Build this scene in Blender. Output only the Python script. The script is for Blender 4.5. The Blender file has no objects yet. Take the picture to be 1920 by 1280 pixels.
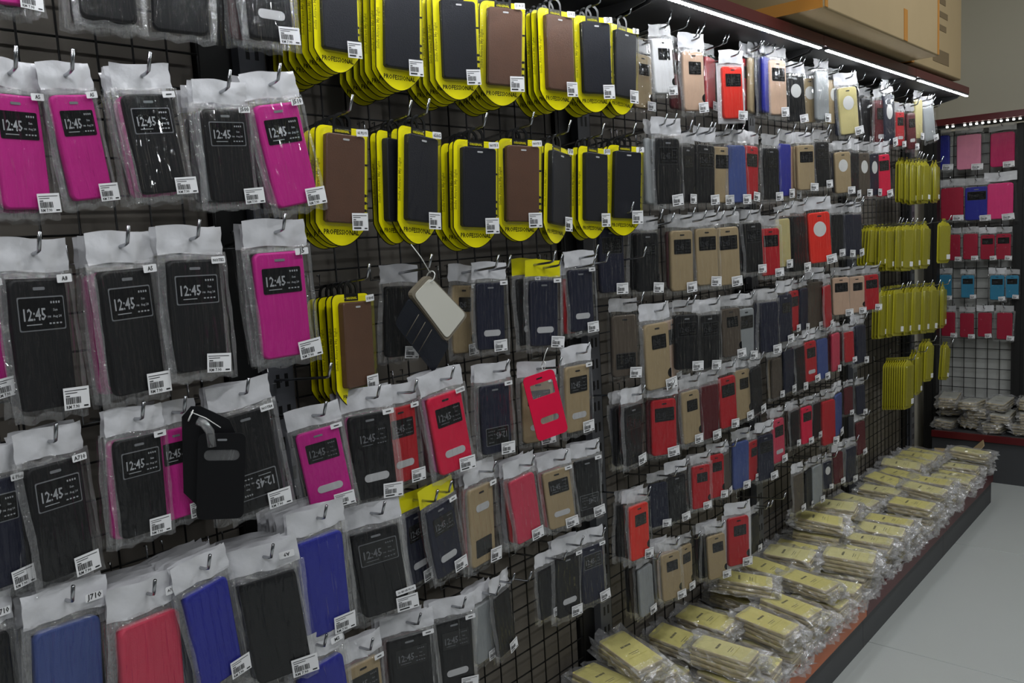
import bpy, bmesh, math, random
from mathutils import Matrix, Vector

# ------------------------------------------------------------------ camera, light, exposure
scene = bpy.context.scene
col = scene.collection
cam_data = bpy.data.cameras.new('camera')
cam_data.sensor_width = 36.0
cam_data.lens = 1580.0 / 1920.0 * 36.0
cam_data.clip_start = 0.02
cam = bpy.data.objects.new('camera', cam_data)
col.objects.link(cam)
CAM_H = 1.316
yaw, pitch, roll = (math.radians(v) for v in (48.265, -7.079, -3.329))
fwd = Vector((math.sin(yaw) * math.cos(pitch), math.cos(yaw) * math.cos(pitch), math.sin(pitch)))
rgt0 = Vector((math.cos(yaw), -math.sin(yaw), 0))
up0 = rgt0.cross(fwd)
rgt = math.cos(roll) * rgt0 + math.sin(roll) * up0
upv = -math.sin(roll) * rgt0 + math.cos(roll) * up0
cam.matrix_world = Matrix(((rgt.x, upv.x, -fwd.x, 0), (rgt.y, upv.y, -fwd.y, 0), (rgt.z, upv.z, -fwd.z, CAM_H), (0, 0, 0, 1)))
scene.camera = cam

world = bpy.data.worlds.new('shop_ambience')
world.use_nodes = True
world.node_tree.nodes['Background'].inputs[0].default_value = (0.86, 0.95, 1.0, 1)
world.node_tree.nodes['Background'].inputs[1].default_value = 0.06
scene.world = world

def area_light(name, loc, rot, sx, sy, power, color=(0.95, 0.98, 1.0)):
    d = bpy.data.lights.new(name, 'AREA')
    d.shape = 'RECTANGLE'; d.size = sx; d.size_y = sy; d.energy = power; d.color = color
    o = bpy.data.objects.new(name, d); o.location = loc; o.rotation_euler = rot
    col.objects.link(o)
    return o
# fluorescent ceiling fittings over the aisle
for lx, ly, pw in ((-0.9, -0.15, 20), (1.1, -0.15, 16), (3.1, -0.15, 22), (-0.9, -2.0, 26), (1.1, -2.0, 8)):
    area_light('ceiling_tube_light', (lx, ly, 2.95), (0, 0, 0), 1.2, 0.07, pw)
LED_POWER = 95.0

scene.view_settings.view_transform = 'Standard'
scene.view_settings.look = 'None'
scene.view_settings.gamma = 1.0
scene.view_settings.use_curve_mapping = False
scene.view_settings.exposure = 0.0
scene.cycles.transparent_max_bounces = 40
scene.cycles.max_bounces = 6
scene.cycles.diffuse_bounces = 3
scene.cycles.glossy_bounces = 2
scene.cycles.caustics_reflective = False
scene.cycles.caustics_refractive = False

random.seed(7)
R = random.random
def U(a, b): return a + (b - a) * R()
WALL_Y = 1.2          # plane of the wire grid
BASE_Y = 0.867        # front of the base cabinet
CAN_Y = 0.97          # front of the canopy shelf
CAN_Z = 1.806         # underside of the canopy shelf
BACK_X = 4.81         # plane of the wire grid on the back wall
POSTS = [0.768, 1.634, 2.51, 3.386, 4.14]
TILT = math.tan(math.radians(6))

BAG_STACKS = [
    (1, 1, 0.368, 1.736, 0.15, 0.74, -0.058, 0.17, 0.962, 'p', 'P', 'KK', 'w', '', 0.0115),
    (1, 1, 0.49, 1.749, 0.15, 0.812, 0.048, -0.21, 0.999, 'p', 'K', 'KKK', 'w', '!', 0.0115),
    (1, 1, 0.585, 1.758, 0.15, 0.875, 0.062, -0.38, 1.025, 'p', 'K', 'K', 'w', '!', 0.0115),
    (1, 1, 0.706, 1.771, 0.15, 0.906, -0.005, -0.05, 0.997, 's', 'K', 'KKM', 'w', '', 0.0115),
    (1, 2, 0.366, 1.531, 0.145, 0.848, -0.003, 0.17, 0.84, 'w', 'P', 'KP', 'w', 'A5', 0.0115),
    (1, 2, 0.426, 1.535, 0.145, 0.812, -0.121, 0.17, 0.84, 'w', 'P', 'KK', 'w', 'A5', 0.0115),
    (1, 2, 0.517, 1.543, 0.145, 0.814, -0.093, 0.03, 0.999, 'w', 'K', 'PPK', 'w', '', 0.0115),
    (1, 2, 0.624, 1.533, 0.145, 0.821, -0.04, -0.03, 1.001, 'w', 'K', 'SKKK', 'w', 'J500', 0.0115),
    (1, 2, 0.702, 1.55, 0.145, 0.958, -0.164, 0.03, 1.005, 'w', 'P', 'PK', 'w', 'J510', 0.0115),
    (1, 3, 0.3, 1.325, 0.14, 0.84, 0.005, 0.17, 0.84, 'w', 'P', 'K', 'w', '', 0.0115),
    (1, 3, 0.368, 1.33, 0.14, 1.013, 0.03, 0.17, 0.85, 'w', 'K', 'K', 'w', 'A8', 0.0115),
    (1, 3, 0.469, 1.334, 0.14, 1.034, -0.016, 0.17, 0.881, 'w', 'K', 'KPP', 'w', 'A5', 0.0115),
    (1, 3, 0.562, 1.339, 0.14, 0.98, 0.028, 0.05, 0.998, 'w', 'K', 'KK', 'w', 'NOTE2', 0.0115),
    (1, 3, 0.692, 1.344, 0.14, 1.017, -0.012, -0.09, 0.996, 'w', 'P', 'KK', 'w', 'J5', 0.0115),
    (1, 4, 0.297, 1.103, 0.14, 0.833, 0.019, 0.17, 0.84, 'w', 'N', 'N', 'w', '6 Plus', 0.0115),
    (1, 4, 0.36, 1.111, 0.14, 0.921, -0.009, 0.17, 0.923, 'w', 'K', 'KK', 'w', 'A710', 0.0115),
    (1, 4, 0.463, 1.117, 0.14, 0.836, 0.036, 0.17, 1.006, 'w', 'K', 'PK', 'w', '', 0.0115),
    (1, 4, 0.524, 1.111, 0.115, 0.81, 0.031, 0.17, 0.91, 'w', 'P', '', 'w', '', 0.0115),
    (1, 4, 0.616, 1.121, 0.13, 0.956, -0.091, -0.14, 1.003, 'u', 'K', 'KK', 'w', 'NOTE4', 0.0115),
    (1, 5, 0.264, 0.933, 0.14, 0.944, 0.044, 0.17, 0.84, 'p', 'K', '', 'w', 'J710', 0.0115),
    (1, 5, 0.356, 0.917, 0.14, 1.03, 0.073, 0.1, 1.001, 'p', 'A', 'KNKKNKKN', 'w', 'J710', 0.0115),
    (1, 5, 0.452, 0.89, 0.14, 1.146, 0.051, 0.17, 0.998, 'p', 'C', 'MMKNKMKK', 'w', 'A7(2016)', 0.0115),
    (1, 5, 0.528, 0.898, 0.14, 0.957, -0.085, 0.17, 0.962, 'p', 'B', 'NBNBKNK', 'w', '', 0.0115),
    (1, 5, 0.623, 0.882, 0.14, 1.046, -0.078, -0.35, 1.001, 'p', 'K', 'NNKNKNK', 'w', 'A9', 0.0115),
    (1, 5, 0.718, 0.912, 0.14, 1.041, -0.024, -0.07, 1.003, 'p', 'B', 'NKWNKWK', 'w', '', 0.0115),
    (1, 6, 0.698, 0.717, 0.14, 1.086, -0.064, 0.02, 0.998, 'p', 'B', 'M', 'w', 'M2', 0.0115),
    (2, 3, 0.979, 1.266, 0.07, 0.828, 0.058, -0.1, 1.0, 'p', 'K', '', 'w', '', 0.0115),
    (2, 3, 1.146, 1.255, 0.06, 0.865, 0.092, 0.16, 1.012, 'n', 'G', '', 'w', '', 0.0115),
    (2, 3, 1.179, 1.257, 0.1, 0.852, 0.054, -0.19, 1.004, 's', 'N', '', 'w', '', 0.0115),
    (2, 3, 1.314, 1.256, 0.075, 0.902, 0.023, 0.05, 1.004, 's', 'K', '', 'y', '', 0.0115),
    (2, 3, 1.335, 1.251, 0.105, 0.897, 0.058, -0.28, 1.002, 's', 'N', '', 'y', '', 0.0115),
    (2, 3, 1.45, 1.243, 0.085, 0.794, 0.049, 0.12, 1.005, 'p', 'R', '', 'w', '', 0.0115),
    (2, 3, 1.458, 1.264, 0.105, 0.884, 0.022, -0.21, 0.994, 's', 'N', '', 'w', '', 0.0115),
    (2, 4, 0.742, 1.064, 0.12, 0.829, -0.124, -0.38, 1.062, '2', 'P', '', 'w', '', 0.0115),
    (2, 4, 0.847, 1.072, 0.12, 0.936, -0.028, -0.3, 1.001, '2', 'K', 'PK', 'w', '', 0.0115),
    (2, 4, 0.926, 1.065, 0.105, 0.88, -0.004, 0.0, 1.001, '2', 'R', '', 'w', '', 0.0115),
    (2, 4, 1.013, 1.075, 0.12, 0.96, -0.121, -0.17, 0.997, '2', 'C2', 'PM', 'w', 'NOTE3', 0.0115),
    (2, 4, 1.156, 1.066, 0.115, 0.889, 0.01, -0.19, 1.003, 'u', 'N', 'K', 'w', '', 0.0115),
    (2, 4, 1.316, 1.045, 0.09, 0.867, 0.044, -0.38, 1.091, '2', 'G', '', 'w', 'J5', 0.0115),
    (2, 4, 1.411, 1.065, 0.12, 0.949, 0.013, -0.12, 0.993, '2', 'G', '', 'w', '', 0.0115),
    (2, 5, 0.838, 0.881, 0.12, 0.975, -0.073, -0.38, 1.068, 'w', 'K', 'KK', 'w', 'S6 EDGE PLUS', 0.0115),
    (2, 5, 0.955, 0.866, 0.09, 0.855, -0.024, 0.14, 1.001, '2', 'N', '', 'y', '', 0.0115),
    (2, 5, 0.989, 0.876, 0.115, 0.903, -0.135, 0.03, 1.001, '2', 'N', '', 'y', '', 0.0115),
    (2, 5, 1.105, 0.883, 0.11, 1.014, 0.013, 0.14, 0.994, 'h', 'G', 'RM', 'w', '', 0.0115),
    (2, 5, 1.215, 0.869, 0.115, 0.898, -0.111, -0.09, 1.005, 'p', 'C', 'RN', 'w', '', 0.0115),
    (2, 5, 1.318, 0.856, 0.12, 0.831, -0.092, -0.38, 1.005, '2', 'G', 'RM', 'w', '', 0.0115),
    (2, 5, 1.428, 0.854, 0.12, 0.844, -0.014, -0.28, 1.0, 'u', 'K', 'G', 'w', '', 0.0115),
    (2, 6, 0.792, 0.667, 0.12, 0.914, -0.014, -0.05, 0.998, 'w', 'G', 'R', 'w', '', 0.0115),
    (2, 6, 0.896, 0.669, 0.12, 0.867, 0.001, -0.38, 1.16, '2', 'K', 'MM', 'w', '', 0.0115),
    (2, 6, 1.004, 0.657, 0.12, 0.899, 0.001, -0.38, 1.035, '2', 'K', 'K', 'w', '', 0.0115),
    (2, 6, 1.094, 0.647, 0.11, 0.766, -0.001, 0.1, 1.0, 'p', 'S', 'SS', 'w', '', 0.0115),
    (2, 6, 1.137, 0.656, 0.115, 0.84, -0.049, 0.17, 0.884, 'p', 'K', '', 'w', '', 0.0115),
    (2, 6, 1.299, 0.646, 0.1, 0.737, -0.014, -0.03, 0.994, 'p', 'K', '', 'w', '', 0.0115),
    (2, 6, 1.358, 0.659, 0.11, 0.891, 0.025, -0.14, 0.992, 's', 'K', 'K', 'w', '', 0.0115),
    (2, 6, 1.437, 0.655, 0.115, 0.851, -0.001, -0.19, 0.997, 'w', 'N', '', 'w', '', 0.0115),
    (3, 1, 1.763, 1.748, 0.09, 0.829, 0.034, -0.12, 1.003, 'n', 'G', 'M', 'w', '', 0.0115),
    (3, 1, 1.747, 1.77, 0.15, 0.817, -0.047, -0.24, 0.992, 'n', 'W', '', 'w', '', 0.0115),
    (3, 1, 1.916, 1.77, 0.1, 0.917, 0.046, -0.12, 0.998, 'w', 'M', '', 'w', '', 0.0115),
    (3, 1, 1.909, 1.767, 0.14, 0.941, -0.031, -0.24, 0.994, 'n', 'O', '', 'w', '', 0.0115),
    (3, 1, 2.075, 1.776, 0.1, 0.858, 0.037, 0.12, 0.989, 'p', 'R', '', 'w', '', 0.0115),
    (3, 1, 2.095, 1.749, 0.15, 0.886, -0.036, -0.35, 0.994, 'w', 'F', '', 'b', '', 0.0115),
    (3, 1, 2.267, 1.793, 0.11, 0.929, 0.028, 0.02, 1.008, 'w', 'R', '', 'w', '', 0.0115),
    (3, 1, 2.286, 1.798, 0.12, 0.988, 0.005, 0.16, 1.024, 'p', 'G', '', 'w', '', 0.0115),
    (3, 1, 2.322, 1.805, 0.125, 1.016, -0.019, 0.14, 0.974, 'p', 'N', 'K', 'w', '', 0.0115),
    (3, 1, 2.348, 1.808, 0.13, 1.022, -0.044, 0.14, 0.995, 'p', 'B', '', 'w', '', 0.0115),
    (3, 1, 2.393, 1.804, 0.14, 1.025, -0.026, -0.19, 0.998, 'w', 'O', 'S', 'w', '', 0.0115),
    (4, 1, 2.562, 1.777, 0.12, 0.906, -0.048, -0.4, 1.006, 'c', 'K', '', 'w', '', 0.0115),
    (4, 1, 2.683, 1.782, 0.115, 0.906, -0.058, -0.45, 1.002, 'c', 'G', '', 'w', '', 0.0115),
    (4, 1, 2.712, 1.806, 0.145, 1.015, -0.025, -0.12, 0.985, 'p', 'S', '', 'w', '', 0.0115),
    (4, 1, 2.874, 1.796, 0.12, 0.942, -0.072, -0.19, 1.006, 'c', 'G', '', 'w', '', 0.0115),
    (4, 1, 2.91, 1.773, 0.15, 1.018, -0.104, -0.47, 1.003, 'c', 'L', 'N', 'w', '', 0.0115),
    (4, 1, 3.244, 1.772, 0.1, 1.057, 0.017, -0.1, 1.016, 'p', 'K', '', 'w', '', 0.0115),
    (4, 1, 3.299, 1.769, 0.13, 1.155, -0.056, -0.09, 1.003, '2', 'M', '', 'w', '', 0.0115),
    (4, 1, 3.362, 1.794, 0.14, 1.221, -0.092, -0.07, 1.02, 'c', 'N', '', 'w', '', 0.0115),
    (5, 1, 3.534, 1.735, 0.13, 0.867, -0.047, -0.16, 1.0, '2', 'R', '', 'w', '', 0.0115),
    (5, 1, 3.7, 1.746, 0.12, 0.96, -0.099, -0.14, 0.993, '2', 'M', '', 'w', '', 0.0115),
    (5, 1, 3.773, 1.806, 0.13, 1.039, -0.052, -0.07, 0.98, 'p', 'L', '', 'w', '', 0.0115),
    (5, 1, 3.859, 1.78, 0.14, 0.936, -0.174, -0.3, 1.001, 'p', 'S', '', 'w', '', 0.0115),
    (3, 2, 1.755, 1.554, 0.115, 1.015, 0.069, 0.12, 1.018, 'n', 'S', '', 'w', '', 0.0115),
    (3, 2, 1.778, 1.556, 0.14, 1.022, 0.003, -0.24, 0.992, 'w', 'K', 'S', 'w', '', 0.0115),
    (3, 2, 1.905, 1.541, 0.12, 0.911, 0.005, 0.03, 1.004, 'n', 'K', 'K', 'w', '', 0.0115),
    (3, 2, 1.989, 1.549, 0.125, 0.973, 0.041, -0.17, 0.992, 'w', 'K', '', 'w', '', 0.0115),
    (3, 2, 2.087, 1.549, 0.12, 0.979, 0.016, -0.21, 0.996, 'w', 'G', '', 'w', '', 0.0115),
    (3, 2, 2.146, 1.556, 0.13, 1.024, -0.007, -0.16, 0.996, 'p', 'A', '', 'w', '', 0.0115),
    (3, 2, 2.24, 1.556, 0.13, 0.976, 0.028, -0.05, 0.993, 'w', 'R', 'C', 'w', '', 0.0115),
    (3, 2, 2.366, 1.555, 0.13, 0.974, -0.003, -0.17, 1.007, 'n', 'K', '', 'w', '', 0.0115),
    (4, 2, 2.485, 1.575, 0.12, 1.032, -0.007, 0.0, 1.019, 'p', 'B', '', 'w', '', 0.0115),
    (4, 2, 2.57, 1.571, 0.11, 1.028, -0.012, 0.02, 1.014, 'p', 'O', '', 'w', '', 0.0115),
    (4, 2, 2.59, 1.57, 0.14, 0.907, -0.024, -0.37, 1.0, 'w', 'G', 'G', 'w', '', 0.0115),
    (4, 2, 2.73, 1.587, 0.135, 0.943, -0.031, -0.21, 1.008, 'w', 'K', '', 'w', '', 0.0115),
    (4, 2, 2.896, 1.56, 0.14, 0.906, -0.046, -0.42, 0.992, 'c', 'G', 'N', 'w', '', 0.0115),
    (4, 2, 3.068, 1.571, 0.12, 1.024, -0.013, 0.0, 1.023, 'p', 'K', 'K', 'w', '', 0.0115),
    (4, 2, 3.159, 1.572, 0.12, 1.009, -0.018, -0.17, 1.0, 'c', 'T', '', 'w', '', 0.0115),
    (4, 2, 3.233, 1.57, 0.13, 1.002, -0.062, -0.09, 1.02, 'c', 'N', '', 'w', '', 0.0115),
    (4, 2, 3.301, 1.568, 0.14, 1.017, -0.068, -0.26, 0.989, 'w', 'C2', '', 'w', '', 0.0115),
    (3, 3, 1.6, 1.351, 0.09, 0.972, 0.017, -0.24, 0.996, 'w', 'N', '', 'w', '', 0.0115),
    (3, 3, 1.722, 1.335, 0.11, 0.927, 0.019, -0.23, 0.999, 'n', 'K', 'K', 'w', '', 0.0115),
    (3, 3, 1.872, 1.337, 0.115, 1.004, 0.012, -0.23, 1.005, 'w', 'G', 'M', 'w', '', 0.0115),
    (3, 3, 1.997, 1.338, 0.115, 0.983, 0.002, -0.31, 1.002, 'w', 'G', 'G', 'w', '', 0.0115),
    (3, 3, 2.082, 1.339, 0.13, 1.029, -0.023, -0.37, 0.996, 'w', 'G', '', 'w', '', 0.0115),
    (3, 3, 2.245, 1.343, 0.125, 0.922, -0.023, -0.28, 1.008, 'w', 'K', 'KK', 'w', '', 0.0115),
    (3, 3, 2.348, 1.324, 0.13, 0.909, -0.007, -0.4, 0.999, 'w', 'R', '', 'w', '', 0.0115),
    (3, 3, 2.459, 1.351, 0.12, 0.964, -0.037, -0.12, 1.014, 'p', 'L', '', 'w', '', 0.0115),
    (4, 3, 2.562, 1.362, 0.125, 1.132, -0.009, -0.1, 1.009, 'p', 'K', 'KN', 'w', '', 0.0115),
    (4, 3, 2.658, 1.368, 0.15, 1.057, -0.049, -0.54, 0.995, 'c', 'F', '', 'w', '', 0.0115),
    (4, 3, 2.897, 1.354, 0.12, 0.914, -0.008, -0.23, 1.009, 'p', 'K', 'K', 'w', '', 0.0115),
    (4, 3, 2.982, 1.354, 0.125, 0.958, -0.012, -0.17, 0.994, 'p', 'N', '', 'w', '', 0.0115),
    (4, 3, 3.051, 1.352, 0.13, 0.949, -0.016, -0.09, 1.004, 'p', 'N', '', 'w', '', 0.0115),
    (4, 4, 2.953, 1.136, 0.11, 0.872, -0.012, -0.58, 0.993, 'w', 'O', '', 'w', '', 0.0115),
    (4, 4, 3.08, 1.13, 0.12, 0.873, -0.021, -0.52, 1.006, 'n', 'O', '', 'w', '', 0.0115),
    (4, 4, 3.229, 1.125, 0.12, 0.866, -0.029, -0.51, 1.004, 'w', 'R', '', 'w', '', 0.0115),
    (3, 4, 1.627, 1.15, 0.1, 0.959, 0.027, -0.3, 0.995, 'u', 'T', '', 'w', '', 0.0115),
    (3, 4, 1.72, 1.123, 0.125, 1.057, -0.022, -0.21, 0.995, 'n', 'G', '', 'w', '', 0.0115),
    (3, 4, 1.829, 1.118, 0.1, 1.045, 0.017, 0.17, 0.977, 'w', 'O', '', 'w', '', 0.0115),
    (3, 4, 1.859, 1.125, 0.13, 0.917, 0.025, -0.45, 0.996, 'w', 'K', '', 'w', '', 0.0115),
    (3, 4, 1.985, 1.112, 0.125, 0.942, 0.018, -0.26, 1.006, 'w', 'K', 'K', 'w', '', 0.0115),
    (3, 4, 2.101, 1.115, 0.125, 0.884, -0.016, -0.33, 1.001, 'n', 'T', 'K', 'w', '', 0.0115),
    (3, 4, 2.184, 1.108, 0.13, 0.944, 0.005, -0.16, 0.999, 'w', 'S', 'G', 'w', '', 0.0115),
    (3, 4, 2.32, 1.114, 0.135, 0.983, -0.002, -0.28, 0.991, 'p', 'N', 'NK', 'w', '', 0.0115),
    (4, 5, 2.443, 1.124, 0.13, 0.951, 0.015, -0.14, 1.003, 'n', 'N', '', 'w', '', 0.0115),
    (4, 5, 2.525, 1.125, 0.125, 0.831, 0.008, 0.02, 1.01, 'w', 'R', 'B', 'w', '', 0.0115),
    (4, 5, 2.599, 1.128, 0.125, 0.882, 0.006, 0.07, 1.004, 'p', 'N', '', 'w', '', 0.0115),
    (4, 5, 2.706, 1.144, 0.12, 1.014, 0.005, -0.28, 0.992, 'p', 'T', '', 'w', '', 0.0115),
    (4, 5, 2.761, 1.124, 0.135, 0.913, -0.037, 0.09, 0.984, 'p', 'R', 'M', 'w', '', 0.0115),
    (3, 5, 1.617, 0.939, 0.12, 0.93, 0.024, 0.02, 0.995, 'w', 'K', 'KKN', 'w', '', 0.013),
    (3, 5, 1.745, 0.93, 0.125, 0.922, 0.014, -0.45, 0.995, 'w', 'R', 'M', 'w', '', 0.0115),
    (3, 5, 1.87, 0.928, 0.125, 0.895, -0.018, -0.17, 0.998, 'n', 'G', 'MR', 'w', '', 0.0115),
    (3, 5, 1.971, 0.927, 0.125, 0.96, -0.001, -0.16, 1.005, 'p', 'M', 'M', 'w', '', 0.0115),
    (3, 5, 2.059, 0.935, 0.13, 0.932, -0.033, -0.17, 1.0, 'w', 'R', '', 'w', '', 0.0115),
    (3, 5, 2.162, 0.939, 0.125, 0.945, 0.006, -0.1, 1.006, 'n', 'G', '', 'w', '', 0.0115),
    (3, 5, 2.222, 0.932, 0.135, 0.895, -0.079, 0.02, 0.996, 'p', 'K', 'S', 'w', '', 0.0115),
    (4, 6, 2.4, 0.93, 0.12, 0.8, -0.019, -0.03, 0.987, 'p', 'T', 'G', 'w', '', 0.0115),
    (4, 6, 2.478, 0.95, 0.125, 0.893, -0.018, 0.0, 0.997, 'p', 'N', 'T', 'w', '', 0.0115),
    (4, 6, 2.554, 0.948, 0.125, 0.913, -0.022, 0.0, 1.019, 'p', 'K', '', 'w', '', 0.0115),
    (4, 6, 2.626, 0.955, 0.13, 0.872, -0.03, -0.16, 0.989, '2', 'R', '', 'w', '', 0.0115),
    (4, 6, 2.741, 0.949, 0.125, 0.896, -0.002, -0.1, 1.01, 'p', 'A', 'N', 'w', '', 0.0115),
    (4, 6, 2.863, 0.951, 0.125, 0.863, -0.01, 0.0, 0.988, 'p', 'C', 'M', 'w', '', 0.0115),
    (4, 6, 2.983, 0.937, 0.125, 0.713, -0.025, -0.24, 0.994, 'p', 'R', 'M', 'w', '', 0.0115),
    (4, 6, 3.085, 0.954, 0.13, 0.912, -0.021, -0.12, 1.001, 'p', 'N', 'A', 'w', '', 0.0115),
    (3, 6, 1.624, 0.698, 0.12, 0.886, 0.002, -0.12, 0.995, 'n', 'F', 'KKK', 'w', '', 0.012),
    (3, 6, 1.746, 0.71, 0.1, 0.734, -0.0, -0.38, 1.0, 'p', 'N', '', 'w', '', 0.0115),
    (3, 6, 1.8, 0.722, 0.12, 0.789, -0.001, -0.26, 1.002, 'n', 'K', '', 'w', '', 0.0115),
    (3, 6, 1.907, 0.721, 0.13, 0.764, 0.012, -0.35, 1.006, 'n', 'R', 'K', 'w', '', 0.0115),
    (3, 6, 1.998, 0.728, 0.125, 0.783, 0.033, -0.24, 1.003, 'n', 'R', '', 'w', '', 0.0115),
    (3, 6, 2.062, 0.714, 0.12, 0.752, 0.028, 0.17, 0.96, 'p', 'T', 'M', 'w', '', 0.0115),
    (3, 6, 2.145, 0.734, 0.125, 0.898, 0.004, -0.19, 1.004, 'p', 'A', '', 'w', '', 0.0115),
    (3, 6, 2.232, 0.713, 0.12, 0.782, 0.021, 0.0, 0.996, 'n', 'R', '', 'w', '', 0.0115),
    (3, 6, 2.288, 0.723, 0.13, 0.895, -0.006, -0.24, 1.008, 'w', 'N', '', 'w', '', 0.0115),
    (4, 7, 2.377, 0.752, 0.13, 0.884, -0.013, -0.09, 0.989, '2', 'C', 'M', 'w', '', 0.0115),
    (4, 7, 2.522, 0.744, 0.12, 0.746, 0.003, -0.03, 1.015, 'p', 'K', 'T', 'w', '', 0.0115),
    (4, 7, 2.606, 0.743, 0.125, 0.798, 0.001, -0.14, 1.012, 'w', 'C2', '', 'w', '', 0.0115),
    (4, 7, 2.701, 0.737, 0.12, 0.784, -0.005, 0.0, 1.008, 'p', 'K', '', 'w', '', 0.0115),
    (4, 7, 2.777, 0.739, 0.13, 1.007, -0.001, -0.16, 1.008, 'p', 'R', '', 'w', '', 0.0115),
    (4, 7, 2.882, 0.741, 0.125, 0.972, -0.007, 0.09, 1.008, 'p', 'A', 'G', 'w', '', 0.0115),
    (4, 7, 2.978, 0.737, 0.125, 0.648, -0.03, -0.23, 1.006, 'p', 'M', '', 'w', '', 0.0115),
    (4, 7, 3.095, 0.726, 0.125, 0.707, -0.033, -0.21, 0.989, 'p', 'N', '', 'w', '', 0.0115),
    (3, 7, 1.656, 0.528, 0.11, 0.802, -0.009, 0.02, 0.999, 'p', 'S', 'KTK', 'w', '', 0.0115),
    (3, 7, 1.74, 0.54, 0.13, 0.803, -0.019, -0.28, 1.007, 'n', 'G', 'OSK', 'w', '', 0.0115),
    (3, 7, 1.848, 0.52, 0.11, 0.792, 0.041, -0.02, 1.006, 'n', 'G', '', 'w', '', 0.0115),
    (3, 7, 1.975, 0.513, 0.13, 0.807, -0.017, -0.35, 0.997, 'n', 'G', 'KKK', 'w', '', 0.0115),
    (3, 7, 2.088, 0.536, 0.14, 0.928, 0.007, -0.42, 1.007, 'n', 'R', '', 'b', '', 0.0115),
    (3, 7, 2.251, 0.483, 0.11, 0.77, -0.012, 0.03, 0.995, 'p', 'K', '', 'w', '', 0.0115),
    (4, 8, 2.531, 0.54, 0.125, 0.819, 0.005, -0.07, 0.984, 'p', 'T', '', 'w', '', 0.0115),
    (4, 8, 2.628, 0.53, 0.12, 0.843, 0.001, 0.09, 1.0, 'p', 'K', '', 'w', '', 0.0115),
    (4, 8, 2.686, 0.531, 0.125, 0.855, -0.002, -0.07, 1.017, 'p', 'S', '', 'w', '', 0.0115),
    (4, 8, 2.787, 0.512, 0.12, 0.63, -0.02, -0.21, 0.997, 'c', 'N', '', 'w', '', 0.0115),
    (4, 8, 2.871, 0.528, 0.125, 0.732, -0.019, -0.21, 0.998, 'p', 'M', 'O', 'w', '', 0.0115),
    (4, 8, 2.985, 0.525, 0.13, 0.845, -0.02, -0.16, 0.99, 'p', 'N', 'S', 'w', '', 0.0115),
    (4, 8, 3.107, 0.591, 0.12, 0.813, -0.027, -0.14, 0.986, 'p', 'M', '', 'w', '', 0.0115),
]
BLISTER_STACKS = [
    (1, 0.839, 1.76, 0.14, 0.812, 0.055, -0.14, 'K', 'KKBKBKK', '', 0.013),
    (1, 0.966, 1.755, 0.14, 0.859, 0.072, -0.26, 'K', 'KKBKKK', '', 0.013),
    (1, 1.093, 1.755, 0.14, 0.875, 0.027, -0.42, 'K', 'KKBKK', '', 0.013),
    (1, 1.219, 1.763, 0.14, 0.917, 0.072, -0.51, 'B', 'KKBKK', 'J1 ACE', 0.013),
    (1, 1.372, 1.774, 0.14, 0.953, 0.021, -0.17, 'B', 'BKKB', 'J2 ACE', 0.013),
    (1, 1.497, 1.78, 0.14, 0.958, 0.01, -0.35, 'K', 'KKK', 'J3', 0.013),
    (1, 1.624, 1.78, 0.13, 0.941, 0.074, -0.12, 'K', 'KK', 'J5', 0.013),
    (2, 0.828, 1.516, 0.14, 0.892, 0.091, -0.21, 'B', 'BKB', '6S PLUS', 0.013),
    (2, 0.957, 1.518, 0.11, 0.906, 0.073, 0.16, 'K', 'K', '', 0.013),
    (2, 0.991, 1.524, 0.135, 0.947, 0.108, 0.03, 'K', 'K', '6S/6G', 0.013),
    (2, 1.129, 1.511, 0.135, 0.946, 0.069, -0.3, 'K', 'KKB', 'NOTE 5', 0.013),
    (2, 1.269, 1.522, 0.12, 0.965, 0.062, -0.4, 'B', 'K', 'NOTE 5', 0.013),
    (2, 1.383, 1.514, 0.12, 0.976, 0.126, 0.14, 'K', 'K', 'J710', 0.013),
    (2, 1.5, 1.515, 0.125, 0.955, 0.068, -0.09, 'K', 'KK', 'J510', 0.013),
    (2, 1.618, 1.523, 0.13, 0.981, 0.073, -0.37, 'K', 'KKK', 'J5', 0.013),
    (3, 0.845, 1.259, 0.105, 0.917, 0.038, 0.17, 'B', 'BKKB', 'S7 EDGE', 0.016),
]
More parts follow.
